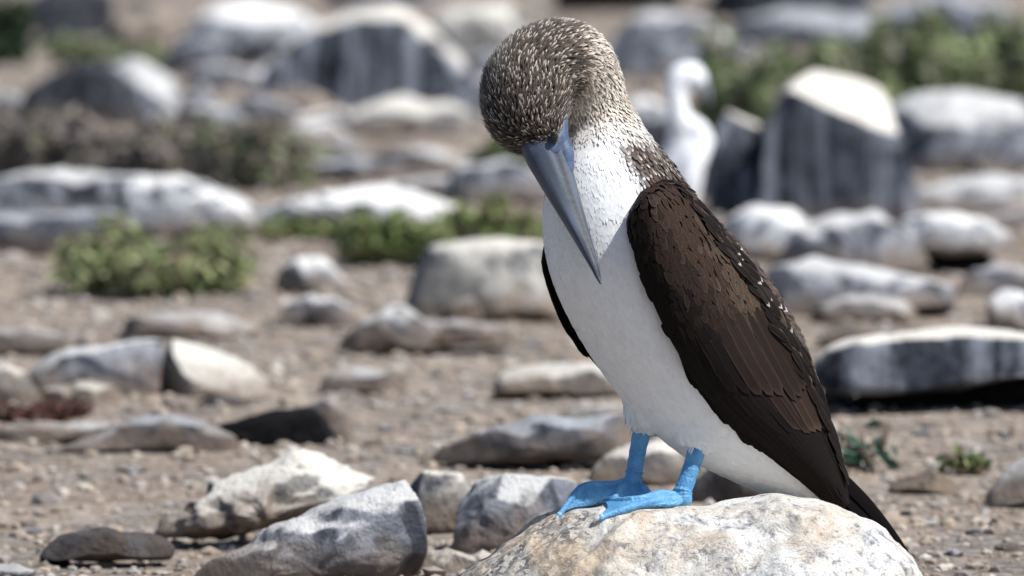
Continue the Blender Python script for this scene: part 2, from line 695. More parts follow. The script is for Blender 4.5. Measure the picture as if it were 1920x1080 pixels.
# near left
R('slanted grey rock with cream patches at the bottom edge, left of the perch rock', 'pale',
  [(320, 1120), (400, 1050), (500, 988), (600, 935), (715, 903), (765, 925), (797, 985), (785, 1030), (725, 1085), (600, 1125)], 1100, 0.55, 2.2, 0.035, 1, n=110, m=44, facets=2)
R('low knobbly cream rock lying above the slanted grey rock', 'cream',
  [(298, 1008), (310, 975), (385, 945), (430, 908), (500, 884), (600, 870), (668, 878), (700, 905), (640, 950), (520, 985), (430, 1010)], 1010, 0.45, 2.0, 0.06, 2, n=100, m=36, facets=2, freq=1.6)
R('rounded grey-faced boulder touching the perch rock on its left', 'pale',
  [(852, 1050), (858, 950), (878, 905), (960, 891), (1050, 892), (1098, 925), (1100, 980), (1010, 1050)], 1045, 0.7, 2.8, 0.035, 3, n=90, m=36)
R('tan block wedged between the slanted rock and the rounded boulder', 'cream',
  [(757, 1005), (762, 905), (795, 884), (860, 888), (888, 920), (885, 1000)], 1000, 0.8, 3.0, 0.04, 4, n=70, m=28)
R('small speckled stone lying low at the left foot of the perch rock', 'cream',
  [(765, 1090), (785, 1043), (845, 1030), (890, 1048), (895, 1090)], 1085, 0.9, 2.2, 0.05, 5)
R('flat grey slab with a dark underside behind the far blue foot', 'grey',
  [(812, 882), (830, 858), (880, 835), (980, 812), (1100, 797), (1190, 797), (1235, 812), (1215, 850), (1130, 880), (1000, 884)], 893, 0.5, 3.5, 0.035, 6, n=90, m=30, lift=0.012)
R('pale stone seen between the two blue legs', 'cream',
  [(1095, 915), (1108, 872), (1160, 840), (1230, 830), (1300, 840), (1322, 880), (1310, 915)], 915, 0.7, 2.4, 0.04, 7)
R('dark brown stone under the white belly, right of the near leg', 'dark',
  [(1285, 950), (1300, 885), (1360, 872), (1425, 893), (1475, 950)], 945, 0.7, 2.6, 0.05, 8)
R('wedge-shaped stone coloured black for a shaded hollow, left of the belly', 'black',
  [(380, 817), (450, 792), (540, 768), (588, 766), (605, 795), (638, 838), (560, 842), (450, 840)], 842, 0.45, 4.0, 0.025, 9, facets=3)  # its black colour stands for the shade of a hollow
R('grey stone leaning on the right end of the black wedge', 'grey',
  [(585, 838), (580, 775), (600, 752), (635, 765), (670, 835)], 836, 0.8, 2.2, 0.05, 10, dshift=0.08)
R('low dark grey mound left of the black wedge', 'grey',
  [(110, 858), (180, 815), (240, 789), (290, 784), (345, 800), (430, 832), (450, 858)], 854, 0.4, 2.2, 0.03, 11, facets=2)
R('long flat pale stone below the red plant at the left edge', 'pale',
  [(-60, 838), (-40, 806), (120, 795), (215, 791), (190, 812), (70, 838)], 836, 0.4, 2.2, 0.03, 12)
R('blue-grey block with squared right edge, left half of the split boulder', 'pale',
  [(52, 748), (70, 690), (112, 664), (200, 650), (296, 639), (304, 745)], 745, 0.55, 4.5, 0.025, 13,
  cuts=[((304, 640, -0.3), (304, 745, -0.3), (150, 700, -0.36))])
R('pyramid stone with a dark triangular face, right half of the split boulder', 'cream',
  [(292, 750), (300, 646), (322, 638), (400, 655), (450, 680), (505, 725), (500, 750)], 748, 0.8, 2.6, 0.03, 14,
  cuts=[((310, 638, 0.0), (300, 745, 0.2), (372, 748, -0.55)), ((312, 640, 0.0), (376, 748, -0.5), (480, 745, -0.3))])
R('small rounded pale boulder cut by the left edge, above the red plant', 'cream',
  [(-60, 770), (-50, 695), (0, 682), (45, 700), (75, 755), (60, 770)], 765, 0.8, 2.2, 0.04, 15)
R('small cream stone right of the red plant, below the split boulder', 'cream',
  [(70, 762), (90, 730), (150, 718), (215, 728), (235, 757), (170, 766)], 762, 0.6, 2.0, 0.05, 16)
R('little dark stone lying right of the split boulder', 'dark',
  [(360, 772), (375, 752), (420, 746), (468, 757), (470, 772)], 772, 0.8, 2.2, 0.05, 17)
# middle ground left
R('small bright white stone right of the olive bush', 'white',
  [(515, 555), (532, 498), (590, 479), (635, 486), (655, 525), (650, 555)], 552, 0.7, 1.5, 0.045, 18)
R('large pale rounded boulder just left of the breast', 'cream',
  [(765, 610), (785, 510), (840, 470), (920, 458), (1030, 464), (1085, 505), (1100, 600), (900, 612)], 605, 0.6, 1.5, 0.03, 19, facets=4)
R('dark pitted stone at the foot of the large pale boulder', 'grey',
  [(845, 605), (850, 570), (880, 555), (905, 570), (910, 605)], 606, 0.8, 2.4, 0.05, 20)
R('low grey stone under the bright white stone', 'pale',
  [(520, 622), (535, 570), (600, 552), (680, 580), (690, 622)], 618, 0.6, 2.2, 0.06, 21)
R('low pale stone left of the large pale boulder', 'pale',
  [(640, 658), (690, 598), (770, 574), (815, 605), (790, 655)], 652, 0.6, 2.2, 0.06, 22)
R('flat pale stone touching the breast outline, above the flat slab', 'cream',
  [(925, 752), (945, 705), (1040, 687), (1140, 690), (1175, 750)], 748, 0.5, 1.6, 0.03, 23)
R('narrow upright white chip beside the flat pale stone', 'white',
  [(962, 742), (966, 705), (975, 697), (986, 706), (985, 742)], 744, 0.9, 2.4, 0.04, 24)
R('long pale layered ledge of rock running in from the left edge', 'pale',
  [(-160, 420), (-160, 335), (0, 317), (120, 325), (280, 328), (350, 340), (405, 370), (445, 388), (475, 420), (440, 440), (300, 425), (150, 420)], 440, 0.3, 3.5, 0.018, 25, n=120, m=34, freq=2.6, facets=5)
R('bright white knob of rock at the right end of the layered ledge', 'white',
  [(215, 420), (235, 350), (300, 332), (352, 340), (408, 368), (450, 392), (480, 425), (460, 448), (300, 440)], 446, 0.45, 2.4, 0.04, 125, n=90, m=30, freq=1.6, facets=4)
R('grey lower shelf in front of the layered ledge at the left edge', 'grey',
  [(-120, 490), (-110, 425), (60, 402), (215, 396), (262, 415), (250, 450), (120, 490)], 480, 0.3, 3.5, 0.025, 26, freq=1.6, facets=5)
R('knobbly white rock continuing the ledge above the hedge', 'white',
  [(425, 448), (450, 388), (520, 366), (620, 375), (700, 362), (790, 370), (870, 385), (885, 428), (760, 436), (560, 450)], 445, 0.4, 1.6, 0.045, 27, n=110, m=30, freq=2.0)
R('grey-mauve stone behind the bill, right end of the ledge', 'pale',
  [(835, 380), (865, 312), (930, 300), (1010, 325), (1030, 375), (920, 385)], 384, 0.6, 2.4, 0.05, 28)
# far left
R('dark boulder at upper left in front of its light neighbour', 'dark',
  [(35, 245), (55, 155), (110, 121), (180, 116), (232, 150), (255, 245)], 238, 0.7, 3.2, 0.04, 29)
R('light grey boulder right of the dark one at upper left', 'pale',
  [(190, 248), (200, 122), (260, 113), (312, 148), (352, 205), (350, 248)], 242, 0.8, 2.6, 0.04, 30, dshift=0.3)
R('small knobbly pale boulder right of the light grey one at upper left', 'pale',
  [(325, 242), (343, 182), (385, 158), (412, 185), (412, 242)], 238, 0.8, 2.2, 0.06, 31)
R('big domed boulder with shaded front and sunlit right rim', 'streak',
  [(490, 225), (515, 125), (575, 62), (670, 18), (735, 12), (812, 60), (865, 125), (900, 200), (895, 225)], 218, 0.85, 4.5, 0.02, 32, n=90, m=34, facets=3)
R('white-topped boulder left of the big dome', 'white',
  [(362, 128), (370, 42), (410, 8), (480, -2), (560, 18), (600, 60), (590, 125)], 118, 0.8, 2.2, 0.035, 33)
R('dark stone standing for the shaded hollow under the white-topped boulder', 'dark',
  [(440, 125), (450, 88), (500, 76), (550, 85), (565, 125)], 124, 0.6, 2.6, 0.05, 34)  # dark colour stands in for the shade of a hollow
R('small white rounded stone in front of the big dome', 'white',
  [(470, 170), (478, 130), (520, 114), (568, 120), (590, 168)], 168, 0.9, 2.2, 0.05, 35)
R('low tan slab left of the foot of the big dome', 'tan',
  [(470, 232), (485, 180), (560, 165), (645, 200), (640, 235)], 230, 0.6, 2.2, 0.05, 36)
R('flat cream stone in front of the right foot of the dome', 'cream',
  [(650, 262), (678, 212), (740, 190), (860, 186), (935, 204), (945, 262)], 258, 0.5, 2.4, 0.04, 37)
R('small pale stone left of the flat cream stone', 'white',
  [(538, 266), (558, 238), (610, 228), (655, 258), (640, 268)], 264, 0.7, 2.0, 0.05, 38)
R('pinkish low stone under the flat cream stone', 'tan',
  [(690, 308), (720, 272), (790, 262), (850, 285), (840, 310)], 308, 0.6, 2.0, 0.05, 39)
R('cream boulder at the top, left of the bent head', 'cream',
  [(780, 128), (795, 52), (870, 18), (960, 14), (1015, 60), (1005, 128)], 120, 0.8, 2.4, 0.035, 40)
R('dark boulder cut by the top edge at far left', 'dark',
  [(35, 66), (58, 10), (120, -22), (200, -5), (215, 62)], 60, 0.8, 2.6, 0.04, 41)
R('tan boulder right of the dark one at the top left', 'tan',
  [(195, 110), (218, 50), (300, 18), (352, 20), (365, 62), (320, 110)], 100, 0.8, 2.4, 0.04, 42)
R('dim grey boulder left of the white-topped boulder', 'grey',
  [(290, 150), (322, 92), (390, 70), (425, 135), (420, 150)], 142, 0.8, 2.4, 0.04, 43)
R('grey boulder cut by the top edge above the dome', 'grey',
  [(600, 24), (640, -40), (780, -45), (830, 20)], 14, 0.8, 2.6, 0.04, 44)
R('black boulder standing for shadowed gaps, cut by the top edge above the head', 'black',
  [(1040, 26), (1055, -40), (1150, -60), (1255, -40), (1270, 26)], 22, 0.6, 3.2, 0.03, 45)  # painted shade: black mass in place of the dark gaps between rocks
R('grey boulder right of the head at the top', 'pale',
  [(1130, 160), (1145, 60), (1225, 25), (1330, 38), (1370, 95), (1345, 160)], 150, 0.8, 2.4, 0.05, 46)
R('dark flat boulder at the top, right of the grey one', 'dark',
  [(1330, 40), (1345, -15), (1440, -40), (1600, -30), (1640, 20), (1600, 42)], 36, 0.6, 3.0, 0.04, 47)
R('mauve-grey low boulder below the dark flat one', 'grey',
  [(1360, 100), (1390, 40), (1480, 25), (1600, 32), (1650, 62), (1620, 104)], 96, 0.6, 2.3, 0.04, 48)
R('slate grey boulder cut by the top edge at far right', 'grey',
  [(1640, 85), (1670, 18), (1760, -8), (1860, 5), (1910, 50), (1890, 90)], 86, 0.8, 2.6, 0.04, 49)
R('little white stone at the right edge in the green scrub', 'white',
  [(1880, 112), (1893, 76), (1940, 68), (1970, 112)], 110, 0.9, 2.2, 0.04, 50)
# right
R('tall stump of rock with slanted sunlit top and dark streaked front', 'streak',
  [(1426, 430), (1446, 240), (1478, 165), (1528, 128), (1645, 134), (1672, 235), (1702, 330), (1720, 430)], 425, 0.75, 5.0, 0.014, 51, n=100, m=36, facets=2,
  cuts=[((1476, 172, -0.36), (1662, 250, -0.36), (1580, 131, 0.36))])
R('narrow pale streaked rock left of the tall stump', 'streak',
  [(1325, 420), (1345, 270), (1378, 212), (1412, 212), (1432, 300), (1445, 420)], 418, 0.8, 3.0, 0.03, 52)
R('dark boulder behind the brown back, left of the tall stump', 'dark',
  [(1215, 430), (1235, 300), (1290, 262), (1400, 236), (1470, 250), (1470, 430)], 400, 0.6, 3.5, 0.03, 53, dshift=0.25)
R('rounded pale boulder in front of the tall stump, beside the wing', 'white',
  [(1340, 485), (1355, 415), (1410, 387), (1475, 396), (1520, 425), (1575, 480), (1450, 500)], 488, 0.7, 1.6, 0.035, 54)
R('broad pale boulder with grey hollow below the tall stump', 'pale',
  [(1435, 520), (1446, 455), (1500, 428), (1560, 410), (1640, 415), (1705, 442), (1735, 500), (1600, 520)], 512, 0.6, 2.8, 0.045, 55)
R('flat white slab with a black gap under it, right of the tall stump', 'white',
  [(1675, 472), (1688, 438), (1760, 418), (1830, 426), (1895, 458), (1872, 488), (1800, 496), (1720, 488)], 505, 0.6, 2.4, 0.03, 56, lift=0.02)
R('black stone standing for the shade in the gap under the flat white slab', 'black',
  [(1700, 506), (1715, 470), (1790, 462), (1860, 472), (1872, 506)], 508, 0.5, 2.4, 0.05, 57, dshift=0.1)  # fills the gap with black in place of its shade
R('long low pale rock right of the wing', 'pale',
  [(1435, 605), (1448, 505), (1520, 480), (1620, 500), (1760, 530), (1785, 556), (1700, 580), (1560, 598)], 595, 0.5, 1.5, 0.03, 58, n=90)
R('bright white stone at the right edge, mid height', 'white',
  [(1852, 628), (1862, 560), (1890, 543), (1945, 568), (1975, 628)], 622, 0.8, 2.2, 0.04, 59)
R('small grey stone left of the bright white edge stone', 'grey',
  [(1535, 642), (1545, 612), (1590, 600), (1640, 615), (1650, 642)], 640, 0.7, 2.2, 0.05, 60)
R('grey rough boulder at the right edge behind the tall stump', 'pale',
  [(1672, 335), (1684, 225), (1740, 190), (1820, 183), (1890, 200), (1985, 255), (1985, 335)], 330, 0.6, 2.6, 0.055, 61)
R('small white cobble in front of the rough boulder', 'white',
  [(1735, 312), (1742, 268), (1758, 254), (1785, 272), (1790, 312)], 310, 0.9, 2.2, 0.04, 62)
R('dark cobble right of the small white cobble', 'dark',
  [(1835, 330), (1845, 300), (1890, 288), (1950, 300), (1960, 332)], 330, 0.7, 2.4, 0.05, 63)
R('wide flat pale rock at the right edge above the white slab', 'pale',
  [(1715, 408), (1735, 358), (1820, 338), (1930, 340), (2010, 370), (2010, 410)], 405, 0.5, 2.2, 0.04, 64)
R('small white stone behind the neck, left of the white bird', 'white',
  [(1150, 262), (1172, 192), (1225, 183), (1262, 215), (1265, 262)], 258, 0.8, 2.2, 0.04, 65)
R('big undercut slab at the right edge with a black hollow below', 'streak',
  [(1542, 715), (1548, 678), (1575, 648), (1650, 628), (1780, 616), (1920, 622), (2060, 660), (2060, 695), (1900, 704), (1780, 728), (1650, 742), (1575, 738)], 792, 0.5, 4.0, 0.018, 66, n=110, m=34, dshift=-0.02, facets=3)
R('dark stone holding up the left end of the undercut slab', 'dark',
  [(1540, 790), (1545, 735), (1575, 725), (1602, 740), (1608, 790)], 785, 0.9, 2.4, 0.05, 67, dshift=0.12)
R('black stone added to paint the shade in the hollow under the undercut slab', 'black',
  [(1590, 790), (1620, 735), (1760, 720), (1900, 700), (2040, 700), (2060, 780), (1800, 795)], 786, 0.3, 3.0, 0.02, 68, dshift=0.03, facets=0)  # added to blacken the hollow, which holds only shade
R('grey boulder cut by the right edge below the undercut slab', 'pale',
  [(1850, 955), (1862, 905), (1900, 870), (1960, 850), (2040, 880), (2060, 955)], 950, 0.7, 2.4, 0.04, 69)
R('small pinkish stone on the gravel right of the tail', 'tan',
  [(1668, 925), (1680, 890), (1730, 882), (1790, 900), (1800, 928)], 926, 0.7, 2.2, 0.05, 70)


# low flat slabs half buried between the boulders
for i_, (lab, mt, x0, y0, x1, y1) in enumerate([
        ('flat mauve-grey slab above the left part of the knobbly white rock', 'grey', 540, 296, 780, 346),
        ('flat light slab just right of the mauve-grey slab', 'pale', 700, 332, 890, 378),
        ('low grey slab at the right end of the dry scrub', 'grey', 405, 285, 565, 332),
        ('thin grey slab left of the pinkish low stone', 'grey', 560, 262, 705, 300),
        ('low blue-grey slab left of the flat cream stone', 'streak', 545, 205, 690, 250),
        ('flat pale slab below the olive bush', 'pale', 240, 586, 480, 632),
        ('flat blue-grey slab at the left edge above the split boulder', 'slate', -40, 616, 130, 664),
        ('low grey slab under the large pale boulder', 'slate', 760, 600, 960, 648),
        ('low mottled slab above the black wedge', 'slate', 600, 690, 760, 742),
        ('long dark low ridge of stone at the bottom left', 'dark', 70, 990, 330, 1050),
        ('flat light stone right below the long low rock', 'pale', 1530, 556, 1720, 604),
        ('blue-grey slab at the right edge below the white slab', 'slate', 1790, 496, 1990, 566),
        ('low grey slab between the stump foot and the white slab', 'slate', 1560, 446, 1720, 492),
        ('low grey rock in front of the rough right boulder', 'grey', 1700, 262, 1850, 312),
        ('flat dim slab at upper left below the dark boulder', 'grey', -40, 175, 70, 222),
        ('grey slab between the tan boulder and the white-topped boulder', 'slate', 300, 60, 420, 112),
        ('dark slab right of the cream boulder, left of the head', 'slate', 860, 96, 1010, 158),
        ('dim slab right of the grey boulder, above the white bird', 'slate', 1240, 60, 1420, 118),
        ('blue-grey slab left of the flat cream stone, under the dome', 'slate', 420, 180, 560, 238),
        ('low slate slab between the dome and the cream boulder', 'slate', 840, 140, 990, 196),
        ('mauve slab right of the mauve-grey stone behind the bill', 'slate', 700, 276, 880, 326),
        ('dim grey slab below the small knobbly pale boulder', 'slate', 260, 196, 470, 262),
        ('dark slab above the olive ground plant at the top left', 'dark', 60, 44, 230, 96),
        ('grey slab below the white-topped boulder', 'slate', 350, 120, 500, 176),
        ('dark low slab right of the small white stone behind the neck', 'dark', 1180, 222, 1330, 300),
        ('grey slab at the top between the mauve-grey and slate grey boulders', 'slate', 1560, 20, 1720, 76),
        ('low pale slab behind the far blue leg', 'pale', 1040, 758, 1210, 806),
        ('grey slab at the right edge below the wide flat rock', 'slate', 1820, 396, 1990, 446)]):
    w_ = x1 - x0
    h_ = y1 - y0
    R(lab, mt, [(x0, y1), (x0 + 0.06 * w_, y0 + 0.45 * h_), (x0 + 0.25 * w_, y0 + 0.12 * h_), (x0 + 0.55 * w_, y0), (x0 + 0.82 * w_, y0 + 0.22 * h_), (x1, y0 + 0.6 * h_), (x1 - 0.03 * w_, y1)],
      y1, 0.5, 2.6, 0.03, 200 + i_, facets=4)


# loose stones: each one beside a boulder that can be found, with a colour of its own
def loose_stones():
    rg = np.random.default_rng(5)
    kinds = {'grey': 'grey', 'pale': 'light grey', 'cream': 'cream', 'white': 'white', 'tan': 'tan', 'dark': 'dark'}
    protos = {}
    for k, mt in enumerate(kinds):
        vs = []
        for v in ICO_V:
            q = v * 1.3 + Vector((k * 5.1, 2.0, 1.0))
            f = 1 + noise.noise(q) * 0.5 + noise.noise(q * 2.4) * 0.25 + noise.noise(q * 6) * 0.1
            vs.append(Vector((v.x * f, v.y * f * 0.9, max(v.z * f * 0.62, -0.25))))
        me = mesh_from(vs, ICO_F, 'loose_stone')
        me.materials.append(M[mt])
        me.polygons.foreach_set('use_smooth', [True] * len(me.polygons))
        protos[mt] = me
    spots = [  # px, py, size, colour, where
        (250, 880, 17, 'pale', 'above the knobbly cream rock, toward the left'), (120, 905, 14, 'tan', 'on open gravel at lower left'),
        (60, 965, 20, 'grey', 'near the lower left corner'), (205, 1010, 22, 'dark', 'left of the slanted grey rock'),
        (15, 1072, 34, 'white', 'in the very bottom left corner'), (110, 1040, 26, 'dark', 'at the bottom edge left of the slanted rock'),
        (540, 860, 16, 'white', 'between the black wedge and the knobbly cream rock'), (700, 845, 18, 'tan', 'right of the black wedge'),
        (725, 800, 15, 'grey', 'above and right of the black wedge'), (760, 860, 14, 'pale', 'left end of the flat grey slab'),
        (640, 730, 20, 'grey', 'above the black wedge'), (560, 700, 16, 'cream', 'right of the pyramid stone'),
        (590, 660, 15, 'dark', 'below the low grey stone in the middle ground'), (820, 690, 17, 'grey', 'below the large pale boulder'),
        (880, 740, 16, 'white', 'left of the flat pale stone by the breast'), (740, 700, 14, 'tan', 'in open gravel left of the breast'),
        (840, 770, 18, 'pale', 'above the flat grey slab'), (690, 660, 15, 'cream', 'under the low pale stone'),
        (460, 640, 16, 'pale', 'above the pyramid stone'), (380, 600, 15, 'grey', 'below the olive bush'),
        (250, 610, 18, 'tan', 'above the blue-grey block'), (90, 600, 17, 'pale', 'left below the olive bush'),
        (40, 560, 16, 'tan', 'at the left edge below the grey shelf'), (150, 640, 14, 'dark', 'just above the blue-grey block'),
        (230, 632, 13, 'dark', 'on the upper rim of the split boulder'), (470, 560, 14, 'grey', 'left of the bright white stone'),
        (730, 520, 18, 'grey', 'left of the large pale boulder top'), (690, 545, 15, 'cream', 'between the white stone and the pale boulder'),
        (560, 470, 18, 'tan', 'above the bright white stone'), (1000, 640, 18, 'pale', 'below the large pale boulder by the breast'),
        (1050, 660, 14, 'grey', 'under the far wing feathers'), (930, 650, 15, 'tan', 'below the dark pitted stone'),
        (1700, 600, 18, 'tan', 'above the undercut slab'), (1780, 590, 16, 'grey', 'left of the white edge stone'),
        (1640, 570, 15, 'cream', 'on the lower rim of the long low rock'), (1830, 520, 19, 'pale', 'below the flat white slab'),
        (1900, 510, 22, 'grey', 'at the right edge below the flat white slab'), (1760, 560, 14, 'white', 'right end of the long low rock'),
        (1730, 830, 15, 'pale', 'below the hollow of the undercut slab'), (1650, 820, 18, 'tan', 'under the left end of the undercut slab'),
        (1880, 830, 17, 'grey', 'at the right edge below the hollow'), (1850, 800, 20, 'cream', 'right below the hollow of the undercut slab'),
        (1740, 985, 16, 'white', 'right of the black tail'), (1830, 1005, 20, 'grey', 'at lower right on open gravel'),
        (1890, 1040, 24, 'tan', 'in the bottom right corner'), (1790, 1055, 18, 'pale', 'bottom edge right of the perch rock'),
        (1700, 960, 13, 'dark', 'beside the tail under the pinkish stone'), (1860, 985, 14, 'dark', 'below the boulder cut by the right edge'),
        (440, 225, 20, 'pale', 'left of the low tan slab'), (380, 262, 18, 'grey', 'below the small knobbly boulder'),
        (20, 230, 24, 'white', 'at the left edge beside the dark boulder'), (35, 275, 18, 'white', 'in the dry scrub at the left edge'),
        (600, 300, 20, 'pale', 'above the knobbly white ledge'), (740, 330, 22, 'grey', 'below the pinkish low stone'),
        (680, 330, 17, 'tan', 'left below the pinkish low stone'), (800, 345, 18, 'white', 'above the ledge, left of the mauve stone'),
        (620, 335, 18, 'grey', 'just above the white ledge in the middle'), (880, 285, 16, 'pale', 'below the flat cream stone at its right end'),
        (430, 160, 22, 'grey', 'left of the small white rounded stone'), (620, 225, 17, 'dark', 'under the left foot of the dome'),
        (960, 130, 20, 'pale', 'left of the crown'), (930, 165, 16, 'grey', 'right of the dome by the head'),
        (1210, 175, 18, 'dark', 'right of the neck'), (1390, 160, 20, 'pale', 'right of the white bird in the scrub'),
        (1420, 120, 18, 'white', 'below the mauve-grey low boulder'), (1260, 100, 17, 'dark', 'on the face of the grey boulder at the top'),
        (1600, 110, 20, 'grey', 'above the stump in the green scrub'), (1820, 60, 24, 'white', 'on the slate grey boulder at the top right'),
        (1730, 300, 18, 'grey', 'right of the tall stump'), (1800, 345, 18, 'cream', 'below the dark cobble at right'),
        (1900, 440, 20, 'grey', 'at the right edge beside the flat white slab'), (1740, 400, 15, 'tan', 'right of the foot of the tall stump'),
        (330, 60, 20, 'grey', 'right of the tan boulder at the top left'), (700, 5, 26, 'dark', 'at the top edge above the dome'),
        (1010, 20, 24, 'cream', 'at the top edge left of the head'), (260, 15, 26, 'dark', 'at the top edge right of the dark boulder'),
        (1300, 8, 22, 'black', 'at the top edge right of the head'), (520, 20, 20, 'grey', 'between the white-topped boulder and the dome')]
    for (px, py, size, kind, where) in spots:
        mt = kind if kind in protos else 'dark'
        d = dg(py)
        r = size / F * d
        p = P(px, py, d)
        o = bpy.data.objects.new('loose_stone', protos[mt])
        COL.objects.link(o)
        o.location = (p.x, p.y, ground_z(p.x, p.y) + r * 0.1)
        o.rotation_euler = (0, 0, rg.uniform(0, 6.28))
        o.scale = (r * rg.uniform(0.9, 1.5), r, r * rg.uniform(0.6, 1.0))
        tag(o, 'small %s stone %s' % (kinds.get(mt), where), 'stone', 'loose stones between the boulders')


loose_stones()


# ------------------------------------------------------------------ plants
def bush(label, px0, py0, px1, py1, n, leaf, cols, cat='bush', name='low_bush', lumps=7, seed=0, group=None, d=None, depth=0.6):
    rg = np.random.default_rng(100 + seed)
    d = d or dg(py1)
    sc = d / F
    w = (px1 - px0) * sc
    h = (py1 - py0) * sc
    loc = P(0.5 * (px0 + px1), py1, d)
    loc.z = ground_z(loc.x, loc.y)
    d_off = w * depth * 0.5
    root = empty(name, loc + Vector((0, d_off * 0.6, 0)))
    L = []
    for i in range(lumps):
        u = (i + 0.5) / lumps + rg.normal() * 0.06
        lh = h * (0.6 + 0.4 * rg.random())
        L.append((np.array([(u - 0.5) * w * 0.82, rg.normal() * d_off * 0.5, lh * 0.52]), np.array([w / lumps * (0.9 + 0.6 * rg.random()), d_off * 0.6, lh * 0.55])))
    vs, fs, cs = [], [], []
    k = 0
    for i in range(n):
        c, r = L[rg.integers(lumps)]
        v = rg.normal(size=3)
        v /= np.linalg.norm(v)
        rad = rg.random() ** 0.45
        p = c + v * r * rad * (1 + 0.25 * rg.normal() * 0.5)
        p[2] = max(p[2], 0.01 * rg.random())
        s = leaf * (0.6 + 0.8 * rg.random())
        nrm = v * 0.6 + rg.normal(size=3) * 0.6 + np.array([0, 0, 0.5])
        nrm /= np.linalg.norm(nrm)
        a = np.cross(nrm, rg.normal(size=3))
        a /= np.linalg.norm(a)
        b = np.cross(nrm, a)
        vs += [p - a * s, p + b * s * 0.42 + nrm * s * 0.1, p + a * s, p - b * s * 0.42 + nrm * s * 0.1]
        fs += [(k, k + 1, k + 2), (k, k + 2, k + 3)]
        k += 4
        c0 = np.array(cols[rg.integers(len(cols))]) * (0.7 + 0.6 * rg.random())
        cs += [c0] * 4
    me = mesh_from(vs, fs, 'foliage')
    set_color(me, cs)
    fo = link('foliage', me, M['leaf'], root, smooth=False)
    fo['kind'] = 'stuff'
    sv, sf = [], []
    for c, r in L:
        for _ in range(3):
            b0 = Vector((c[0] * 0.6 + rg.normal() * w * 0.03, c[1] * 0.6, -0.01))
            e0 = Vector(c) + Vector(rg.normal(size=3) * r * 0.45)
            mid = (b0 + e0) * 0.5 + Vector(rg.normal(size=3) * r * 0.15)
            add_tube(sv, sf, [b0, mid, e0], [leaf * 0.28, leaf * 0.2, leaf * 0.1], 5)
    for c, r in L:
        for _ in range(5):
            dr = rg.normal(size=3)
            dr[2] = abs(dr[2]) * 0.8 + 0.25
            dr /= np.linalg.norm(dr)
            e0 = Vector(c + dr * r * rg.uniform(0.9, 1.35))
            b0 = Vector(c - dr * r * 0.3)
            b0.z = max(b0.z, 0.0)
            mid = (b0 + e0) * 0.5 + Vector(rg.normal(size=3) * r * 0.12)
            add_tube(sv, sf, [b0, mid, e0], [leaf * 0.16, leaf * 0.12, leaf * 0.05], 4)
    link('stems', mesh_from(sv, sf, 'stems'), M['stem'], root)
    tag(root, label, cat, group)
    return root


_t = NT('stems')
M['stem'] = _t.out(_t.ramp(_t.noise(_t.coord('Object'), 60, 4), [(0.3, (0.10, 0.075, 0.055)), (0.7, (0.22, 0.17, 0.13))]), 0.9)

OLIVE = [(0.20, 0.235, 0.115), (0.26, 0.29, 0.155), (0.12, 0.155, 0.075), (0.30, 0.32, 0.19), (0.085, 0.115, 0.055)]
GREEN = [(0.12, 0.17, 0.065), (0.18, 0.23, 0.09), (0.08, 0.12, 0.045), (0.24, 0.27, 0.13)]
SCRUB = [(0.22, 0.28, 0.12), (0.27, 0.32, 0.15), (0.17, 0.21, 0.10), (0.25, 0.24, 0.16), (0.29, 0.28, 0.23)]
DRY = [(0.29, 0.245, 0.215), (0.23, 0.20, 0.175), (0.24, 0.235, 0.15), (0.33, 0.29, 0.26), (0.19, 0.17, 0.16)]
OLIVE = [(a * 1.35, b * 1.3, c * 1.15) for a, b, c in OLIVE]
GREEN = [(a * 1.35, b * 1.3, c * 1.15) for a, b, c in GREEN]
OLIVE += [(0.24, 0.19, 0.14)]
GREEN += [(0.22, 0.17, 0.12)]
DEEP = [(0.03, 0.06, 0.025), (0.045, 0.08, 0.03), (0.02, 0.04, 0.02)]
RED = [(0.10, 0.035, 0.028), (0.075, 0.028, 0.024), (0.13, 0.055, 0.042), (0.11, 0.08, 0.06)]
TEAL = [(0.05, 0.13, 0.085), (0.07, 0.16, 0.105), (0.04, 0.10, 0.07)]

bush('round-leaved olive bush in front of the layered ledge', 110, 405, 500, 556, 2600, 0.017, OLIVE, lumps=7, seed=1)
bush('leafy green hedge-like bush left of the bill, above the pale boulder', 620, 372, 860, 492, 1700, 0.017, GREEN, lumps=6, seed=2)
bush('leafy green bush directly left of the bill and breast', 800, 362, 1040, 482, 1700, 0.017, GREEN, lumps=6, seed=3)
bush('sparse low green plant between the olive bush and the hedge', 480, 408, 640, 452, 500, 0.016, GREEN, lumps=5, seed=4, cat='plant', name='low_plant')
bush('big hazy green scrub left of the tall stump, by the white bird', 1310, 70, 1580, 275, 4600, 0.036, SCRUB, lumps=8, seed=5)
bush('hazy green scrub behind the sunlit top of the tall stump', 1490, 30, 1770, 215, 4600, 0.040, SCRUB, lumps=8, seed=6)
bush('hazy green scrub at the right edge behind the rough boulder', 1670, 40, 1980, 205, 4600, 0.042, SCRUB, lumps=8, seed=7)
bush('dark green bush in the top left corner', -80, -30, 75, 122, 1800, 0.032, DEEP, lumps=5, seed=8)
bush('low olive ground plant under the tan boulder at upper left', 70, 68, 320, 124, 1200, 0.03, SCRUB, lumps=7, seed=9, cat='plant', name='low_plant')
bush('dry brown scrub above the layered ledge at the left edge', -60, 198, 190, 335, 2600, 0.024, DRY, lumps=7, seed=10, cat='scrub', name='dry_scrub')
bush('dry brown scrub above the middle of the layered ledge', 160, 208, 400, 342, 2600, 0.024, DRY, lumps=7, seed=11, cat='scrub', name='dry_scrub')
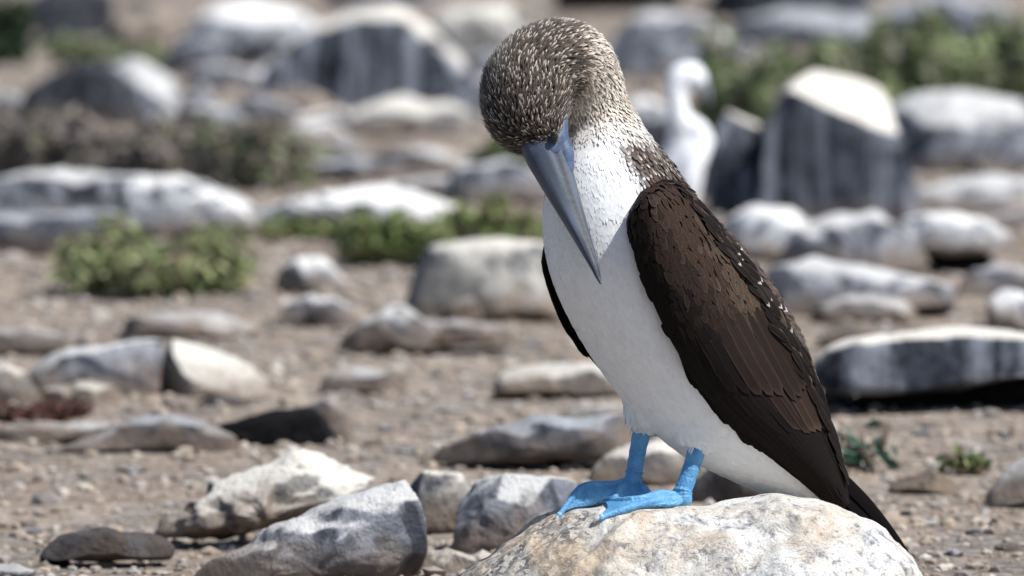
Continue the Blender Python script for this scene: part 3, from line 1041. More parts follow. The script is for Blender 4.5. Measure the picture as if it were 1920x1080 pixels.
bush('dry brown-green scrub above the right end of the layered ledge', 370, 232, 570, 368, 2400, 0.024, DRY[:4] + SCRUB[:1], lumps=6, seed=12, cat='scrub', name='dry_scrub')
bush('small dark green plant left of the bill base', 885, 255, 985, 325, 700, 0.02, DEEP + GREEN, lumps=4, seed=13, cat='plant', name='low_plant')
bush('low red succulent plant at the left edge', -60, 764, 182, 802, 900, 0.009, RED, lumps=8, seed=14, cat='plant', name='red_succulent')
bush('bluish green leafy plant right of the wing tip', 1565, 800, 1675, 900, 46, 0.0135, TEAL, lumps=5, seed=15, cat='plant', name='leafy_plant')
bush('tiny green tuft on the gravel at far right', 1775, 846, 1855, 896, 150, 0.009, GREEN + DEEP, lumps=3, seed=16, cat='plant', name='grass_tuft')
bush('thin olive scrub between the big dome and the dry scrub', 430, 262, 640, 330, 800, 0.022, DRY + SCRUB, lumps=6, seed=17, cat='scrub', name='dry_scrub')


# ------------------------------------------------------------------ the booby
# spine from bill base over the bent head, down the neck and body to the tail: px x, px y, depth px, radius px
SPINE = [(1012, 244, -96, 46), (988, 218, -84, 70), (986, 184, -80, 82), (990, 148, -70, 78), (1025, 119, -45, 76), (1064, 122, -12, 80),
         (1088, 155, 8, 76), (1106, 200, 14, 68), (1126, 250, 12, 72), (1138, 312, 4, 98), (1142, 388, -8, 125), (1164, 480, -5, 138),
         (1230, 610, 40, 136), (1322, 735, 105, 124), (1428, 840, 175, 82), (1545, 935, 245, 34)]
MANTLE = [(1190, 330, 30, 70), (1250, 430, 50, 80), (1330, 540, 100, 98), (1402, 650, 148, 100), (1470, 770, 195, 76), (1535, 880, 238, 34)]
SPN = catmull(SPINE, 90)
MTN = catmull(MANTLE, 40)
bv, bf = [], []
for q in SPN:
    add_ball(bv, bf, B(*q[:3]), q[3] * S)
for q in MTN:
    add_ball(bv, bf, B(*q[:3]), q[3] * S)
for q in [(1300, 800, 40, 44), (1312, 828, 34, 26), (1206, 772, 75, 40), (1203, 800, 78, 22)]:      # feathered thighs
    add_ball(bv, bf, B(*q[:3]), q[3] * S)
body_me = remesh(bv, bf, 0.0042, 10, 0.5)
ROOT = B(1230, 960, 20)
body_verts = [v.co.copy() for v in body_me.vertices]
body_faces = [tuple(p.vertices) for p in body_me.polygons]
BODY = BVHTree.FromPolygons(body_verts, body_faces)
SP_W = [B(*q[:3]) for q in SPN]
SP_A = np.array([p[:] for p in SP_W])
SP_R = SPN[:, 3] * S
DORSAL = Vector((0.66, 0.42, 0.62)).normalized()
T_HEAD = 90 * 5.0 / 15


def spine_at(p):
    i = int(np.argmin(np.sqrt(((SP_A - np.array(p[:])) ** 2).sum(1)) - SP_R))
    a = SP_W[max(i - 2, 0)]
    b = SP_W[min(i + 2, len(SP_W) - 1)]
    return i / 89.0, SP_W[i], (b - a).normalized()


def lerp(a, b, t):
    t = min(max(t, 0.0), 1.0)
    return a + (b - a) * t


def sstep(a, b, x):
    t = min(max((x - a) / (b - a), 0.0), 1.0)
    return t * t * (3 - 2 * t)


C_HEADD = np.array((0.017, 0.0115, 0.0090))
C_HEADL = np.array((0.47, 0.395, 0.325))
C_CREAM = np.array((0.80, 0.735, 0.63))
C_NECKD = np.array((0.27, 0.20, 0.145))
C_WHITE = np.array((0.765, 0.765, 0.76))
C_BRN = np.array((0.060, 0.040, 0.030))
C_BRNL = np.array((0.50, 0.44, 0.38))


def zone(p):
    """(base colour, tip colour, tip share, length px, half width px, lift) of the plumage at p"""
    t, c, tan = spine_at(p)
    r = (p - c)
    dl = r.length
    r = r / max(dl, 1e-6)
    do = r.dot(DORSAL)
    nz = noise.noise(p * 38.0) * 0.5 + noise.noise(p * 90) * 0.35
    head = 1 - sstep(0.24, 0.41, t + nz * 0.07 - 0.02)          # 1 on the head, 0 on the neck
    neck = sstep(0.26, 0.42, t) * (1 - sstep(0.60, 0.665, t + nz * 0.05))
    # mantle brown, down the back
    back = sstep(0.555, 0.635, t) * sstep(0.22, 0.42, do + nz * 0.16 + 0.05)
    if t > 0.62 and do > 0.12:
        back = max(back, sstep(0.12, 0.35, do + nz * 0.1))
    base = C_WHITE * 0.97
    tip = C_WHITE
    share = 0.5
    ln, hw, lift = 24.0, 6.0, 0.012
    if t < 0.73:
        wf = sstep(0.52, 0.64, t + nz * 0.08)
        base = lerp(C_NECKD, C_WHITE * 0.86, wf)
        tip = lerp(C_CREAM, C_WHITE, sstep(0.53, 0.66, t))
        share = lerp(0.62, 0.75, wf)
        ln = lerp(17, 22, wf)
        hw = lerp(2.1, 4.6, wf)
        lift = lerp(0.34, lerp(0.035, 0.012, sstep(0.60, 0.68, t)), wf)
        if head > 0:
            base = lerp(base, C_HEADD, head)
            tip = lerp(tip, C_HEADL, head)
            share = lerp(share, 0.30, head)
            ln = lerp(ln, 18, head)
            hw = lerp(hw, 1.7, head)
            lift = lerp(lift, 0.36, head)
    if back > 0.02:
        base = lerp(base, C_BRN, back)
        tip = lerp(tip, C_BRNL if t < 0.66 else C_BRN * 2.0, back)
        share = lerp(share, 0.26 if t < 0.66 else 0.2, back)
        ln = lerp(ln, 22, back)
        hw = lerp(hw, 4.4, back)
        lift = lerp(lift, 0.22, back)
    return base, tip, share, ln, hw, lift


body_cols = []
for v in body_verts:
    z = zone(v)
    body_cols.append(z[0] * 0.6 + z[1] * 0.4 if z[0][0] > 0.3 else z[0])
bird = empty('blue_footed_booby', ROOT)
tag(bird, 'booby seabird with bowed speckled head, brown wings and bright blue feet on the rock', 'bird')
for v in body_me.vertices:
    v.co -= ROOT
set_color(body_me, body_cols)
body = link('body', body_me, M['skin'], bird)


# feather coat: thousands of small overlapping feathers, one mesh
def feather_coat():
    me = body_me
    tri = []
    for f in body_faces:
        for k in range(1, len(f) - 1):
            tri.append((f[0], f[k], f[k + 1]))
    tri = np.array(tri)
    V = np.array([v[:] for v in body_verts])
    A, Bv, Cv = V[tri[:, 0]], V[tri[:, 1]], V[tri[:, 2]]
    N = np.cross(Bv - A, Cv - A)
    area = np.linalg.norm(N, axis=1) * 0.5
    N /= np.maximum(np.linalg.norm(N, axis=1, keepdims=True), 1e-12)
    VN = np.zeros_like(V)
    for k in range(3):
        np.add.at(VN, tri[:, k], N)
    VN /= np.maximum(np.linalg.norm(VN, axis=1, keepdims=True), 1e-9)
    pr = area / area.sum()
    idx = RNG.choice(len(tri), 90000, p=pr)
    u = RNG.random((len(idx), 2))
    fl = u.sum(1) > 1
    u[fl] = 1 - u[fl]
    pts = A[idx] + (Bv - A)[idx] * u[:, :1] + (Cv - A)[idx] * u[:, 1:]
    nr = VN[tri[idx, 0]]
    cell = {}
    vs, fs, cs, ns = [], [], [], []
    k = 0
    for i in range(len(pts)):
        p = Vector(pts[i])
        n = Vector(nr[i])
        t, c, tan = spine_at(p)
        base, tip, share, ln, hw, lift = zone(p)
        # even spacing: one feather per cell of a size that follows the feather
        g = (hw * 1.7 if t < 0.62 else hw * 1.35) * S
        key = (int(math.floor(p.x / g)), int(math.floor(p.y / g)), int(math.floor(p.z / g)), int(g * 1e5) // 40)
        if key in cell:
            continue
        cell[key] = 1
        flow = tan - n * tan.dot(n)
        if flow.length < 0.15:
            flow = Vector((0, 0, -1)) - n * (-n.z)
        flow.normalize()
        side = n.cross(flow).normalized()
        a = RNG.normal() * 0.22
        flow = (flow * math.cos(a) + side * math.sin(a)).normalized()
        side = n.cross(flow).normalized()
        L = ln * S * (0.75 + 0.5 * RNG.random())
        W = hw * S * (0.8 + 0.4 * RNG.random())
        lf = lift * (0.6 + 0.8 * RNG.random())
        p0 = p - flow * (0.25 * L) - n * (0.0012 if t < 0.62 else 0.0004)
        dr_ = 0.25 if hw < 4 else 0.04
        up = n * (L * lf + (0.0009 if hw < 4 else 0.0002))
        jit = (0.8 + 0.4 * RNG.random()) if base[0] < 0.5 else (0.96 + 0.08 * RNG.random())
        rows = ((0.0, 0.55, 0.05), (0.40, 1.0, 0.50), (1 - share * 0.45, 0.80, 0.90))
        for (s, w_, h_) in rows:
            q = p0 + flow * (L * s) + up * h_
            vs.append(q - side * (W * w_) - n * (W * dr_ * w_))
            vs.append(q + n * (W * 0.10))
            vs.append(q + side * (W * w_) - n * (W * dr_ * w_))
        vs.append(p0 + flow * L + up * 0.98)
        fs += [(k, k + 3, k + 4, k + 1), (k + 1, k + 4, k + 5, k + 2), (k + 3, k + 6, k + 7, k + 4), (k + 4, k + 7, k + 8, k + 5),
               (k + 6, k + 9, k + 7), (k + 7, k + 9, k + 8)]
        if share < 0.4 and RNG.random() < 0.74:
            tip = base * 0.85 + tip * 0.15
        if 0.4 < share < 0.72 and noise.noise(p * 170) > 0.12:
            tip = base * 0.45 + tip * 0.55
        if base[0] > 0.5:
            jit *= 0.98 + 0.05 * noise.noise(p * 60) + 0.04 * noise.noise(p * 190)
        m1 = base * jit
        edge = base * 0.92 + tip * 0.08 if share < 0.4 else base * 0.4 + tip * 0.6
        m2 = (base * 0.62 + tip * 0.38) if share < 0.4 else (base * 0.15 + tip * 0.85)
        wgt = 0.35 if share < 0.4 else (0.55 if base[0] < 0.4 else 0.88)
        fn = (n + flow * (0.3 if share < 0.72 else 0.0)).normalized()
        for q_ in range(10):
            sgn = (-0.5, 0, 0.5)[q_ % 3] if q_ < 9 else 0.0
            ns.append((n * wgt + (fn + side * sgn) * (1 - wgt)).normalized())
        te = tip if share >= 0.4 else base * 0.6 + tip * 0.4
        cs += [m1, m1, m1, edge * jit, m1, edge * jit, te * jit, (m2 if share >= 0.4 else tip) * jit, te * jit, tip * jit]
        k += 10
    for (lt, lb, rad) in (((1310, 822, 33), (1299, 868, 26), 20), ((1205, 788, 78), (1195, 850, 76), 19)):
        a_, b_ = B(*lt), B(*lb)
        ax_ = (b_ - a_).normalized()
        e1 = ax_.orthogonal().normalized()
        e2 = ax_.cross(e1)
        for q_ in range(190):
            an = RNG.random() * 6.283
            n = e1 * math.cos(an) + e2 * math.sin(an)
            side = ax_.cross(n)
            p0 = a_ + ax_ * (RNG.uniform(-14, 8) * S) + n * (rad * S * RNG.uniform(0.85, 1.0))
            L = RNG.uniform(12, 30) * S
            W = 2.0 * S
            fl = (ax_ + n * RNG.uniform(-0.25, 0.10) + side * RNG.normal() * 0.15).normalized()
            for (s_, w_) in ((0.0, 0.6), (0.45, 1.0), (0.8, 0.7)):
                q = p0 + fl * (L * s_)
                vs.extend([q - side * (W * w_), q + n * (W * 0.2), q + side * (W * w_)])
            vs.append(p0 + fl * L)
            fs += [(k, k + 1, k + 4, k + 3), (k + 1, k + 2, k + 5, k + 4), (k + 3, k + 4, k + 7, k + 6), (k + 4, k + 5, k + 8, k + 7),
                   (k + 6, k + 7, k + 9), (k + 7, k + 8, k + 9)]
            if (vs[k + 1] - vs[k]).cross(vs[k + 3] - vs[k]).dot(n) < 0:
                fs[-6:] = [tuple(reversed(f_)) for f_ in fs[-6:]]
            cs += [C_WHITE * RNG.uniform(0.94, 1.03)] * 10
            ns += [n] * 10
            k += 10
    me2 = mesh_from(to_local(vs, ROOT), fs, 'feather_coat')
    set_color(me2, cs)
    o = link('feather_coat', me2, M['plumage'], bird)
    me2.normals_split_custom_set_from_vertices([tuple(q) for q in ns])
    o['kind'] = 'stuff'
    return k // 10


print('coat feathers', feather_coat())

# ---- bill, face and eyes
def bill():
    A = Vector(B(1009, 255, -104))
    T = Vector(B(1129, 531, -196))
    ax = (T - A).normalized()
    view = (CAM - A).normalized()
    right = ax.cross(view).normalized()          # across the bill in the picture
    if right.x < 0:
        right = -right
    front = right.cross(ax).normalized()
    if front.dot(view) < 0:
        front = -front
    Ln = (T - A).length
    vs, fs, cs = [], [], []
    n, seg = 34, 28
    for i in range(n + 1):
        s = i / n
        half = float(np.interp(s, [-0.2, 0, 0.14, 0.3, 0.51, 0.73, 0.9, 0.96, 1.0], [37, 40, 39.5, 33, 23.5, 14.5, 8, 5, 1.5])) * S
        dep = float(np.interp(s, [0, 0.1, 0.3, 0.6, 0.9, 1.0], [30, 34, 27, 18, 10, 2])) * S
        c = A + ax * (Ln * s) + front * (-6 * S * math.sin(math.pi * s))
        if s > 0.9:
            c += right * ((s - 0.9) * -30 * S)
        for j in range(seg):
            an = 2 * math.pi * j / seg
            ca, sa = math.cos(an), math.sin(an)
            rx = math.copysign(abs(ca) ** 0.85, ca) * half
            rf = math.copysign(abs(sa) ** 1.15, sa) * dep
            # culmen ridge runs a little left of the middle
            sk = -0.28 * half if sa > 0 else 0
            gro = 0.0
            if 0.80 < an < 1.0 and 0.1 < s < 0.97:
                gro = 2.6 * S
            vs.append(c + right * (rx * (1 - 0.0) + sk * max(sa, 0) ** 2) + front * (rf - gro))
            skin = 1 - sstep(0.02, 0.30, s + noise.noise(vs[-1] * 60) * 0.06)
            base = lerp(np.array((0.074, 0.087, 0.113)), np.array((0.055, 0.075, 0.115)), skin)
            st = noise.noise(Vector((an * 3.0, s * 2.0, 0.3)) * 1.7) * 0.6 + noise.noise(Vector((an * 9.0, s * 5.0, 7.3))) * 0.45
            if 1.62 < an < 1.9 and s > 0.12:
                base = base * 0.65
            base = base * (1.0 + st) * lerp(1.0, 0.62, (s - 0.6) / 0.4)
            cs.append(base * (0.30 if gro else 1.0))
    vs.append(A - ax * 0.006)
    vs.append(T + ax * 0.0006)
    cs += [cs[0], cs[-1]]
    for i in range(n):
        for j in range(seg):
            a = i * seg + j
            b = i * seg + (j + 1) % seg
            fs.append((a, b, b + seg, a + seg))
    for j in range(seg):
        fs.append((len(vs) - 2, (j + 1) % seg, j))
        fs.append((len(vs) - 1, n * seg + j, n * seg + (j + 1) % seg))
    me = mesh_from(to_local(vs, ROOT), fs, 'bill')
    set_color(me, cs)
    mt = vcol_material('bill', 0.5, 110, 0.28, bump_str=0.22)
    b = link('bill', me, mt, bird)
    # bare blue face skin behind the gape
    fv, ff = [], []
    for q in catmull([(1030, 282, -116, 27), (1042, 262, -110, 22), (1050, 242, -104, 16), (1055, 226, -98, 11), (1058, 212, -92, 6)], 26):
        add_ball(fv, ff, B(*q[:3]), q[3] * S)
    for q in catmull([(1048, 262, -104, 20), (1056, 285, -112, 20), (1062, 308, -120, 15), (1066, 325, -128, 9)], 20):
        add_ball(fv, ff, B(*q[:3]), q[3] * S)
    fm = remesh(fv, ff, 0.0012, 6)
    loc = []
    for v in fm.vertices:
        loc.append(np.array((0.062, 0.090, 0.148)) * (1 + noise.noise(v.co * 160) * 0.5 + noise.noise(v.co * 420) * 0.35))
        v.co -= ROOT
    set_color(fm, loc)
    link('face_skin', fm, mt, bird)
    # eyes
    te = NT('eye_black')
    me_b = te.out((0.008, 0.008, 0.010), 0.08, None, 0.6)
    ty = NT('eye_iris')
    me_y = ty.out((0.10, 0.085, 0.035), 0.25, None, 0.5)
    for q, rr in (((1040, 257, -142), 8.0), ((962, 258, -118), 6.0)):
        ev, ef = [], []
        add_ball(ev, ef, B(*q) - ROOT, (rr * S, rr * S, rr * 1.35 * S))
        e = link('eye', mesh_from(ev, ef, 'eye'), me_y, bird)
        pv, pf = [], []
        c = B(q[0] - 0.5, q[1] - 0.5, q[2] - rr * 0.55)
        add_ball(pv, pf, c - ROOT, (rr * 0.85 * S, rr * 0.72 * S, rr * 1.15 * S))
        link('pupil', mesh_from(pv, pf, 'pupil'), me_b, e)


bill()

# ---- wings
def feather_material(name, dark, mid, edge, tipw):
    t = NT(name)
    uv = t.n('ShaderNodeUVMap')
    uv.uv_map = 'UV'
    sep = t.n('ShaderNodeSeparateXYZ')
    t.l(uv.outputs[0], sep.inputs[0])
    # edge distance: |v - 0.5|
    ab = t.n('ShaderNodeMath', operation='SUBTRACT')
    t.l(sep.outputs[1], ab.inputs[0])
    ab.inputs[1].default_value = 0.5
    ab2 = t.n('ShaderNodeMath', operation='ABSOLUTE')
    t.l(ab.outputs[0], ab2.inputs[0])
    oi = t.n('ShaderNodeObjectInfo')
    tone = t.ramp(oi.outputs['Random'], [(0.0, 0.80), (1.0, 1.15)])
    co = t.coord('UV', (0.7, 22, 1))
    barb = t.noise(co, 1.6, 4, 0.6)
    col = t.mix(t.ramp(barb, [(0.35, 0.0), (0.65, 1.0)]), dark, mid)
    if tipw < 1.0:
        col = t.mix(t.ramp(ab2.outputs[0], [(0.30, 0.0), (0.46, 0.5)]), col, edge)
    tp = t.n('ShaderNodeMath', operation='MULTIPLY_ADD')
    t.l(ab2.outputs[0], tp.inputs[0])
    tp.inputs[1].default_value = 0.12
    t.l(sep.outputs[0], tp.inputs[2])
    col = t.mix(t.ramp(tp.outputs[0], [(0.86 if tipw < 1 else 0.84, 0.0), (0.98 if tipw < 1 else 0.91, tipw)]), col, edge)
    shaft = t.ramp(ab2.outputs[0], [(0.02, 0.7), (0.05, 0.0)])
    col = t.mix(shaft, col, dark)
    col = t.mix(1.0, col, tone, 'MULTIPLY')
    wv = t.n('ShaderNodeTexWave')
    wv.inputs['Scale'].default_value = 9
    wv.inputs['Distortion'].default_value = 1.5
    t.l(t.coord('UV', (2.0, 6.0, 1)), wv.inputs['Vector'])
    nb = t.bump(barb, 0.10, 0.0005)
    return t.out(col, 0.75, nb, 0.06)


M['f_brown'] = feather_material('feather_brown', (0.01904, 0.01213, 0.00899), (0.03636, 0.02251, 0.01641), (0.06752, 0.04417, 0.03197), 0.7)
M['f_umber'] = feather_material('feather_umber', (0.01158, 0.00800, 0.00654), (0.02397, 0.01559, 0.01196), (0.04155, 0.02718, 0.02074), 0.6)
M['f_bronze'] = feather_material('feather_bronze', (0.03476, 0.02368, 0.01638), (0.06757, 0.04636, 0.03181), (0.12067, 0.09081, 0.06456), 0.7)
M['f_scap'] = feather_material('feather_scapular', (0.00666, 0.00533, 0.00499), (0.01398, 0.01066, 0.00930), (0.04994, 0.03997, 0.03456), 0.6)
M['f_dark'] = feather_material('feather_dark', (0.00537, 0.00425, 0.00396), (0.01018, 0.00765, 0.00678), (0.01698, 0.01246, 0.01073), 0.35)
M['f_black'] = feather_material('feather_black', (0.00364, 0.00302, 0.00293), (0.00619, 0.00494, 0.00465), (0.00837, 0.00672, 0.00612), 0.2)
M['f_white'] = feather_material('feather_white_tipped', (0.018, 0.0145, 0.0130), (0.034, 0.027, 0.023), (0.52, 0.49, 0.45), 1.0)


def blade(name, pw, nose=0.35, arch=0.12, n=9, cup=0.12):
    """unit feather: x along 0..1, width pw, gently cupped; UV u along, v across"""
    vs, fs, uv = [], [], []
    cols = 5
    for i in range(n + 1):
        s = i / n
        w = pw * 0.5 * min(1.0, (s / 0.22 + 0.35) if s < 0.15 else 1.0)
        if s > 1 - nose:
            q = (s - (1 - nose)) / nose
            w *= math.sqrt(max(1 - q * q, 0.0)) * 0.97 + 0.03 * (1 - q)
        for j in range(cols):
            y = (j / (cols - 1) * 2 - 1)
            vs.append((s, y * w, arch * math.sin(math.pi * s * 0.75) - cup * pw * y * y))
            uv.append((s, j / (cols - 1)))
    for i in range(n):
        for j in range(cols - 1):
            a = i * cols + j
            fs.append((a, a + 1, a + cols + 1, a + cols))
    me = mesh_from(vs, fs, name)
    ul = me.uv_layers.new(name='UV')
    for lp in me.loops:
        ul.data[lp.index].uv = uv[lp.vertex_index]
    me.polygons.foreach_set('use_smooth', [True] * len(me.polygons))
    return me


# near wing outline: lower (front) edge and upper (back) edge from shoulder to tip, px + depth
LOW = [(1213, 372, -96), (1190, 412, -142), (1198, 475, -150), (1222, 545, -138), (1262, 635, -104), (1312, 712, -60), (1372, 782, 0), (1440, 838, 70), (1502, 892, 140), (1560, 942, 205), (1580, 950, 222)]
UPP = [(1228, 358, -70), (1268, 352, -40), (1316, 398, 0), (1368, 462, 40), (1420, 530, 70), (1462, 596, 100), (1500, 668, 130), (1530, 742, 160), (1555, 820, 190), (1575, 900, 214), (1583, 948, 226)]
NU, NV = 60, 18
LO = catmull(LOW, NU + 1)
UP = catmull(UPP, NU + 1)


def wing_grid():
    G = np.zeros((NU + 1, NV + 1, 3))
    for i in range(NU + 1):
        u = i / NU
        for j in range(NV + 1):
            v = j / NV
            p = LO[i] * (1 - v) + UP[i] * v
            bul = 88 * math.sin(math.pi * v ** 0.85) ** 0.8 * (1 - 0.62 * u) * min(1, u / 0.12 + 0.25)
            dz = p[2] - bul
            o = CAM
            tgt = P(p[0], p[1], D0)
            hit = BODY.ray_cast(o, (tgt - o).normalized())
            if hit[0] is not None:
                hd = (unproject(hit[0])[2] - D0) / S
                dz = min(dz, hd - 7)
            G[i, j] = (p[0], p[1], dz)
    for _ in range(6):
        z = G[:, :, 2].copy()
        z[1:-1, 1:-1] = (G[1:-1, 1:-1, 2] * 2 + G[:-2, 1:-1, 2] + G[2:, 1:-1, 2] + G[1:-1, :-2, 2] + G[1:-1, 2:, 2]) / 6
        G[:, :, 2] = z
    return G


WG = wing_grid()
WP = [[B(*WG[i, j]) for j in range(NV + 1)] for i in range(NU + 1)]


def wing_at(WPts, u, v):
    a = min(max(u, 0.0), 0.9999) * NU
    b = min(max(v, 0.0), 0.9999) * NV
    i, j = int(a), int(b)
    fu, fv = a - i, b - j
    p00, p10, p01, p11 = WPts[i][j], WPts[i + 1][j], WPts[i][j + 1], WPts[i + 1][j + 1]
    p = p00 * ((1 - fu) * (1 - fv)) + p10 * (fu * (1 - fv)) + p01 * ((1 - fu) * fv) + p11 * (fu * fv)
    tu = (p10 - p00) * (1 - fv) + (p11 - p01) * fv
    tv = (p01 - p00) * (1 - fu) + (p11 - p10) * fu
    return p, tu.normalized(), tv.normalized()


def sheet(name, WPts, nsign, mat, parent, thick):
    vs, fs = [], []
    K = NV + 1
    for side in (0, 1):
        for i in range(NU + 1):
            for j in range(K):
                p, tu, tv = wing_at(WPts, i / NU, j / NV)
                n = tu.cross(tv).normalized() * nsign
                vs.append(WPts[i][j] - n * (thick * side))
    o = (NU + 1) * K
    for i in range(NU):
        for j in range(NV):
            a = i * K + j
            fs.append((a, a + 1, a + K + 1, a + K))
            fs.append((o + a, o + a + K, o + a + K + 1, o + a + 1))
    for i in range(NU):
        for j in (0, NV):
            a = i * K + j
            fs.append((a, a + K, o + a + K, o + a))
    for j in range(NV):
        for i in (0, NU):
            a = i * K + j
            fs.append((a, a + 1, o + a + 1, o + a))
    me = mesh_from(to_local(vs, ROOT), fs, name)
    me.uv_layers.new(name='UV')
    return link(name, me, mat, parent)


def long_feather(name, WPts, nsign, path, width, off0, off1, mat, parent, nose=0.22, n=16, ext=None):
    """a long flight feather lying along a path of (u, v) on the wing; width in metres"""
    vs, fs, uv = [], [], []
    cols = 5
    pts = catmull([tuple(q) for q in path], n + 1)
    P3, N3 = [], []
    for q in pts:
        p, tu, tv = wing_at(WPts, min(q[0], 1.0), min(max(q[1], 0), 1))
        nn = tu.cross(tv).normalized() * nsign
        if q[0] > 1.0:
            p = p + tu * ((q[0] - 1.0) * 0.42)
        if q[1] < 0:
            p = p + tv * (q[1] * 0.12)
        if q[1] > 1:
            p = p + tv * ((q[1] - 1) * 0.12)
        P3.append(p)
        N3.append(nn)
    for i in range(n + 1):
        s = i / n
        t = (P3[min(i + 1, n)] - P3[max(i - 1, 0)]).normalized()
        nn = (N3[i] - t * N3[i].dot(t)).normalized()
        sd = nn.cross(t)
        w = width * 0.5 * min(1.0, 0.55 + s * 2.5)
        if s > 1 - nose:
            q = (s - (1 - nose)) / nose
            w *= math.sqrt(max(1 - q * q, 0)) * 0.96 + 0.04 * (1 - q)
        of = off0 + (off1 - off0) * s
        for j in range(cols):
            y = j / (cols - 1) * 2 - 1
            vs.append(P3[i] + sd * (y * w) + nn * (of - 0.012 * width * y * y))
            uv.append((s, j / (cols - 1)))
    for i in range(n):
        for j in range(cols - 1):
            a = i * cols + j
            fs.append((a, a + 1, a + cols + 1, a + cols))
    me = mesh_from(to_local(vs, ROOT), fs, name)
    ul = me.uv_layers.new(name='UV')
    for lp in me.loops:
        ul.data[lp.index].uv = uv[lp.vertex_index]
    return link(name, me, mat, parent)


def mat_mesh(me, mat):
    m2 = me.copy()
    m2.materials.clear()
    m2.materials.append(mat)
    return m2


wing = sheet('wing', WP, -1, M['f_dark'], bird, 0.006)
nA, tuA, tvA = wing_at(WP, 0.4, 0.5)
NS = 1 if tuA.cross(tvA).dot(CAM - nA) > 0 else -1

# flight feathers first (lowest layer), tips scalloping the lower edge
for k in range(15):
    f = k / 14
    u1 = 0.52 + 0.43 * f
    long_feather('feather', WP, NS, [(u1 - 0.50 + 0.1 * f, 0.50), (u1 - 0.25, 0.26), (u1 - 0.08, 0.07), (u1, -0.05 + 0.03 * math.sin(k * 2.1))],
                 (40 - 12 * f) * S, 0.0004 + 0.00022 * k, 0.0008 + 0.00022 * k, M['f_black'], wing, 0.2)
for k in range(9):
    f = k / 8
    u1 = 0.90 + 0.105 * f
    v1 = 0.12 + 0.80 * f
    long_feather('feather', WP, NS, [(0.42, 0.30 + 0.5 * f), (0.66, 0.26 + 0.56 * f), (0.84, 0.18 + 0.66 * f), (u1, v1)],
                 (30 - 8 * f) * S, 0.0030 + 0.0004 * k, 0.0034 + 0.0004 * k, M['f_dark'], wing, 0.25)
# greater coverts: medium feathers in two staggered ranks
for r_, (ub, vb, ln, wd, mt) in enumerate([(0.66, 0.95, 0.24, 34, 'f_brown'), (0.54, 0.92, 0.22, 30, 'f_bronze')]):
    for k in range(11):
        f = k / 10
        v = 0.06 + (vb - 0.06) * f
        u1 = ub + 0.14 * f + 0.05 * random.random() - 0.02
        m_ = 'f_dark' if f < 0.42 + random.uniform(-0.1, 0.1) else ('f_umber' if f < 0.72 + random.uniform(-0.1, 0.1) or random.random() < 0.3 else mt)  # darker below, bronze above: shade and sun partly painted into the feathers
        long_feather('feather', WP, NS, [(u1 - ln, min(v + 0.05, 0.98)), (u1 - ln * 0.5, v), (u1, v - 0.03)], wd * S * (0.8 + 0.35 * random.random()),
                     0.0042 + 0.001 * r_ + 0.0002 * k, 0.0052 + 0.001 * r_ + 0.0003 * k, M[m_], wing, 0.3, 10)
# lesser and median coverts: scale-like feathers, each an object sharing a few meshes
shapes = [blade('covert', 0.56, 0.65, 0.010, 7, 0.015), blade('covert_b', 0.48, 0.7, 0.010, 7, 0.015), blade('covert_c', 0.42, 0.6, 0.010, 7, 0.02)]
cov = {}
for key in ('f_brown', 'f_bronze', 'f_dark', 'f_umber'):
    cov[key] = [mat_mesh(s, M[key]) for s in shapes]
rows = 44
coat = {'f_brown': [], 'f_bronze': [], 'f_dark': [], 'f_umber': []}
cnt = 0
for ri in range(rows - 1, -1, -1):
    u = 0.015 + 0.60 * (ri / (rows - 1)) ** 1.05
    span = (LO[int(min(u, 1) * NU)] - UP[int(min(u, 1) * NU)])[:2]
    wpx = float(np.linalg.norm(span))
    size = 20 + 9 * u / 0.6
    ncol = max(4, int(wpx / (size * 0.36)))
    for ci in range(ncol):
        v = (ci + 0.5 + 0.5 * (ri % 2) - 0.25) / ncol + random.uniform(-0.3, 0.3) / ncol
        uu = u + 0.10 * (v - 0.4) * (u / 0.6) + random.uniform(-0.008, 0.008)
        if not (0.01 < v < 0.97) or uu < 0.005:
            continue
        if uu > 0.40 and v < 0.30 + (uu - 0.40) * 0.6:
            if random.random() < 0.75:
                continue
        p, tu, tv = wing_at(WP, uu, v)
        n = (tu.cross(tv) * NS).normalized()
        a = random.gauss(0, 0.2) - 0.10
        t = (tu * math.cos(a) + n.cross(tu) * math.sin(a)).normalized()
        L = size * S * random.uniform(0.95, 1.45)
        tilt = 0.016 + random.uniform(-0.006, 0.010)
        x = (t + n * tilt).normalized()
        y = n.cross(x).normalized()
        z = x.cross(y).normalized()
        warm = v + random.gauss(0, 0.12) - uu * 0.15
        key = 'f_dark' if (v < 0.10 + 0.75 * max(0, uu - 0.12) + random.gauss(0, 0.06)) else 'f_umber' if (v < 0.34 + 0.7 * max(0, uu - 0.12) + random.gauss(0, 0.05)) else ('f_bronze' if uu + v > 1.05 + random.gauss(0, 0.07) else 'f_brown')  # colour also paints in the wing's shaded lower and sunlit upper part
        base = p + n * (0.0050 + 0.0035 * (1 - ri / rows)) - x * (L * 0.35) - ROOT
        mw = Matrix(((x.x * L, y.x * L, z.x * L, base.x), (x.y * L, y.y * L, z.y * L, base.y), (x.z * L, y.z * L, z.z * L, base.z), (0, 0, 0, 1)))
        if uu > 0.30 and cnt < 240:
            o = bpy.data.objects.new('feather', cov[key][random.randrange(3)])
            COL.objects.link(o)
            o.parent = wing
            o.matrix_local = mw
            cnt += 1
        else:
            coat[key].append((random.randrange(3), mw))
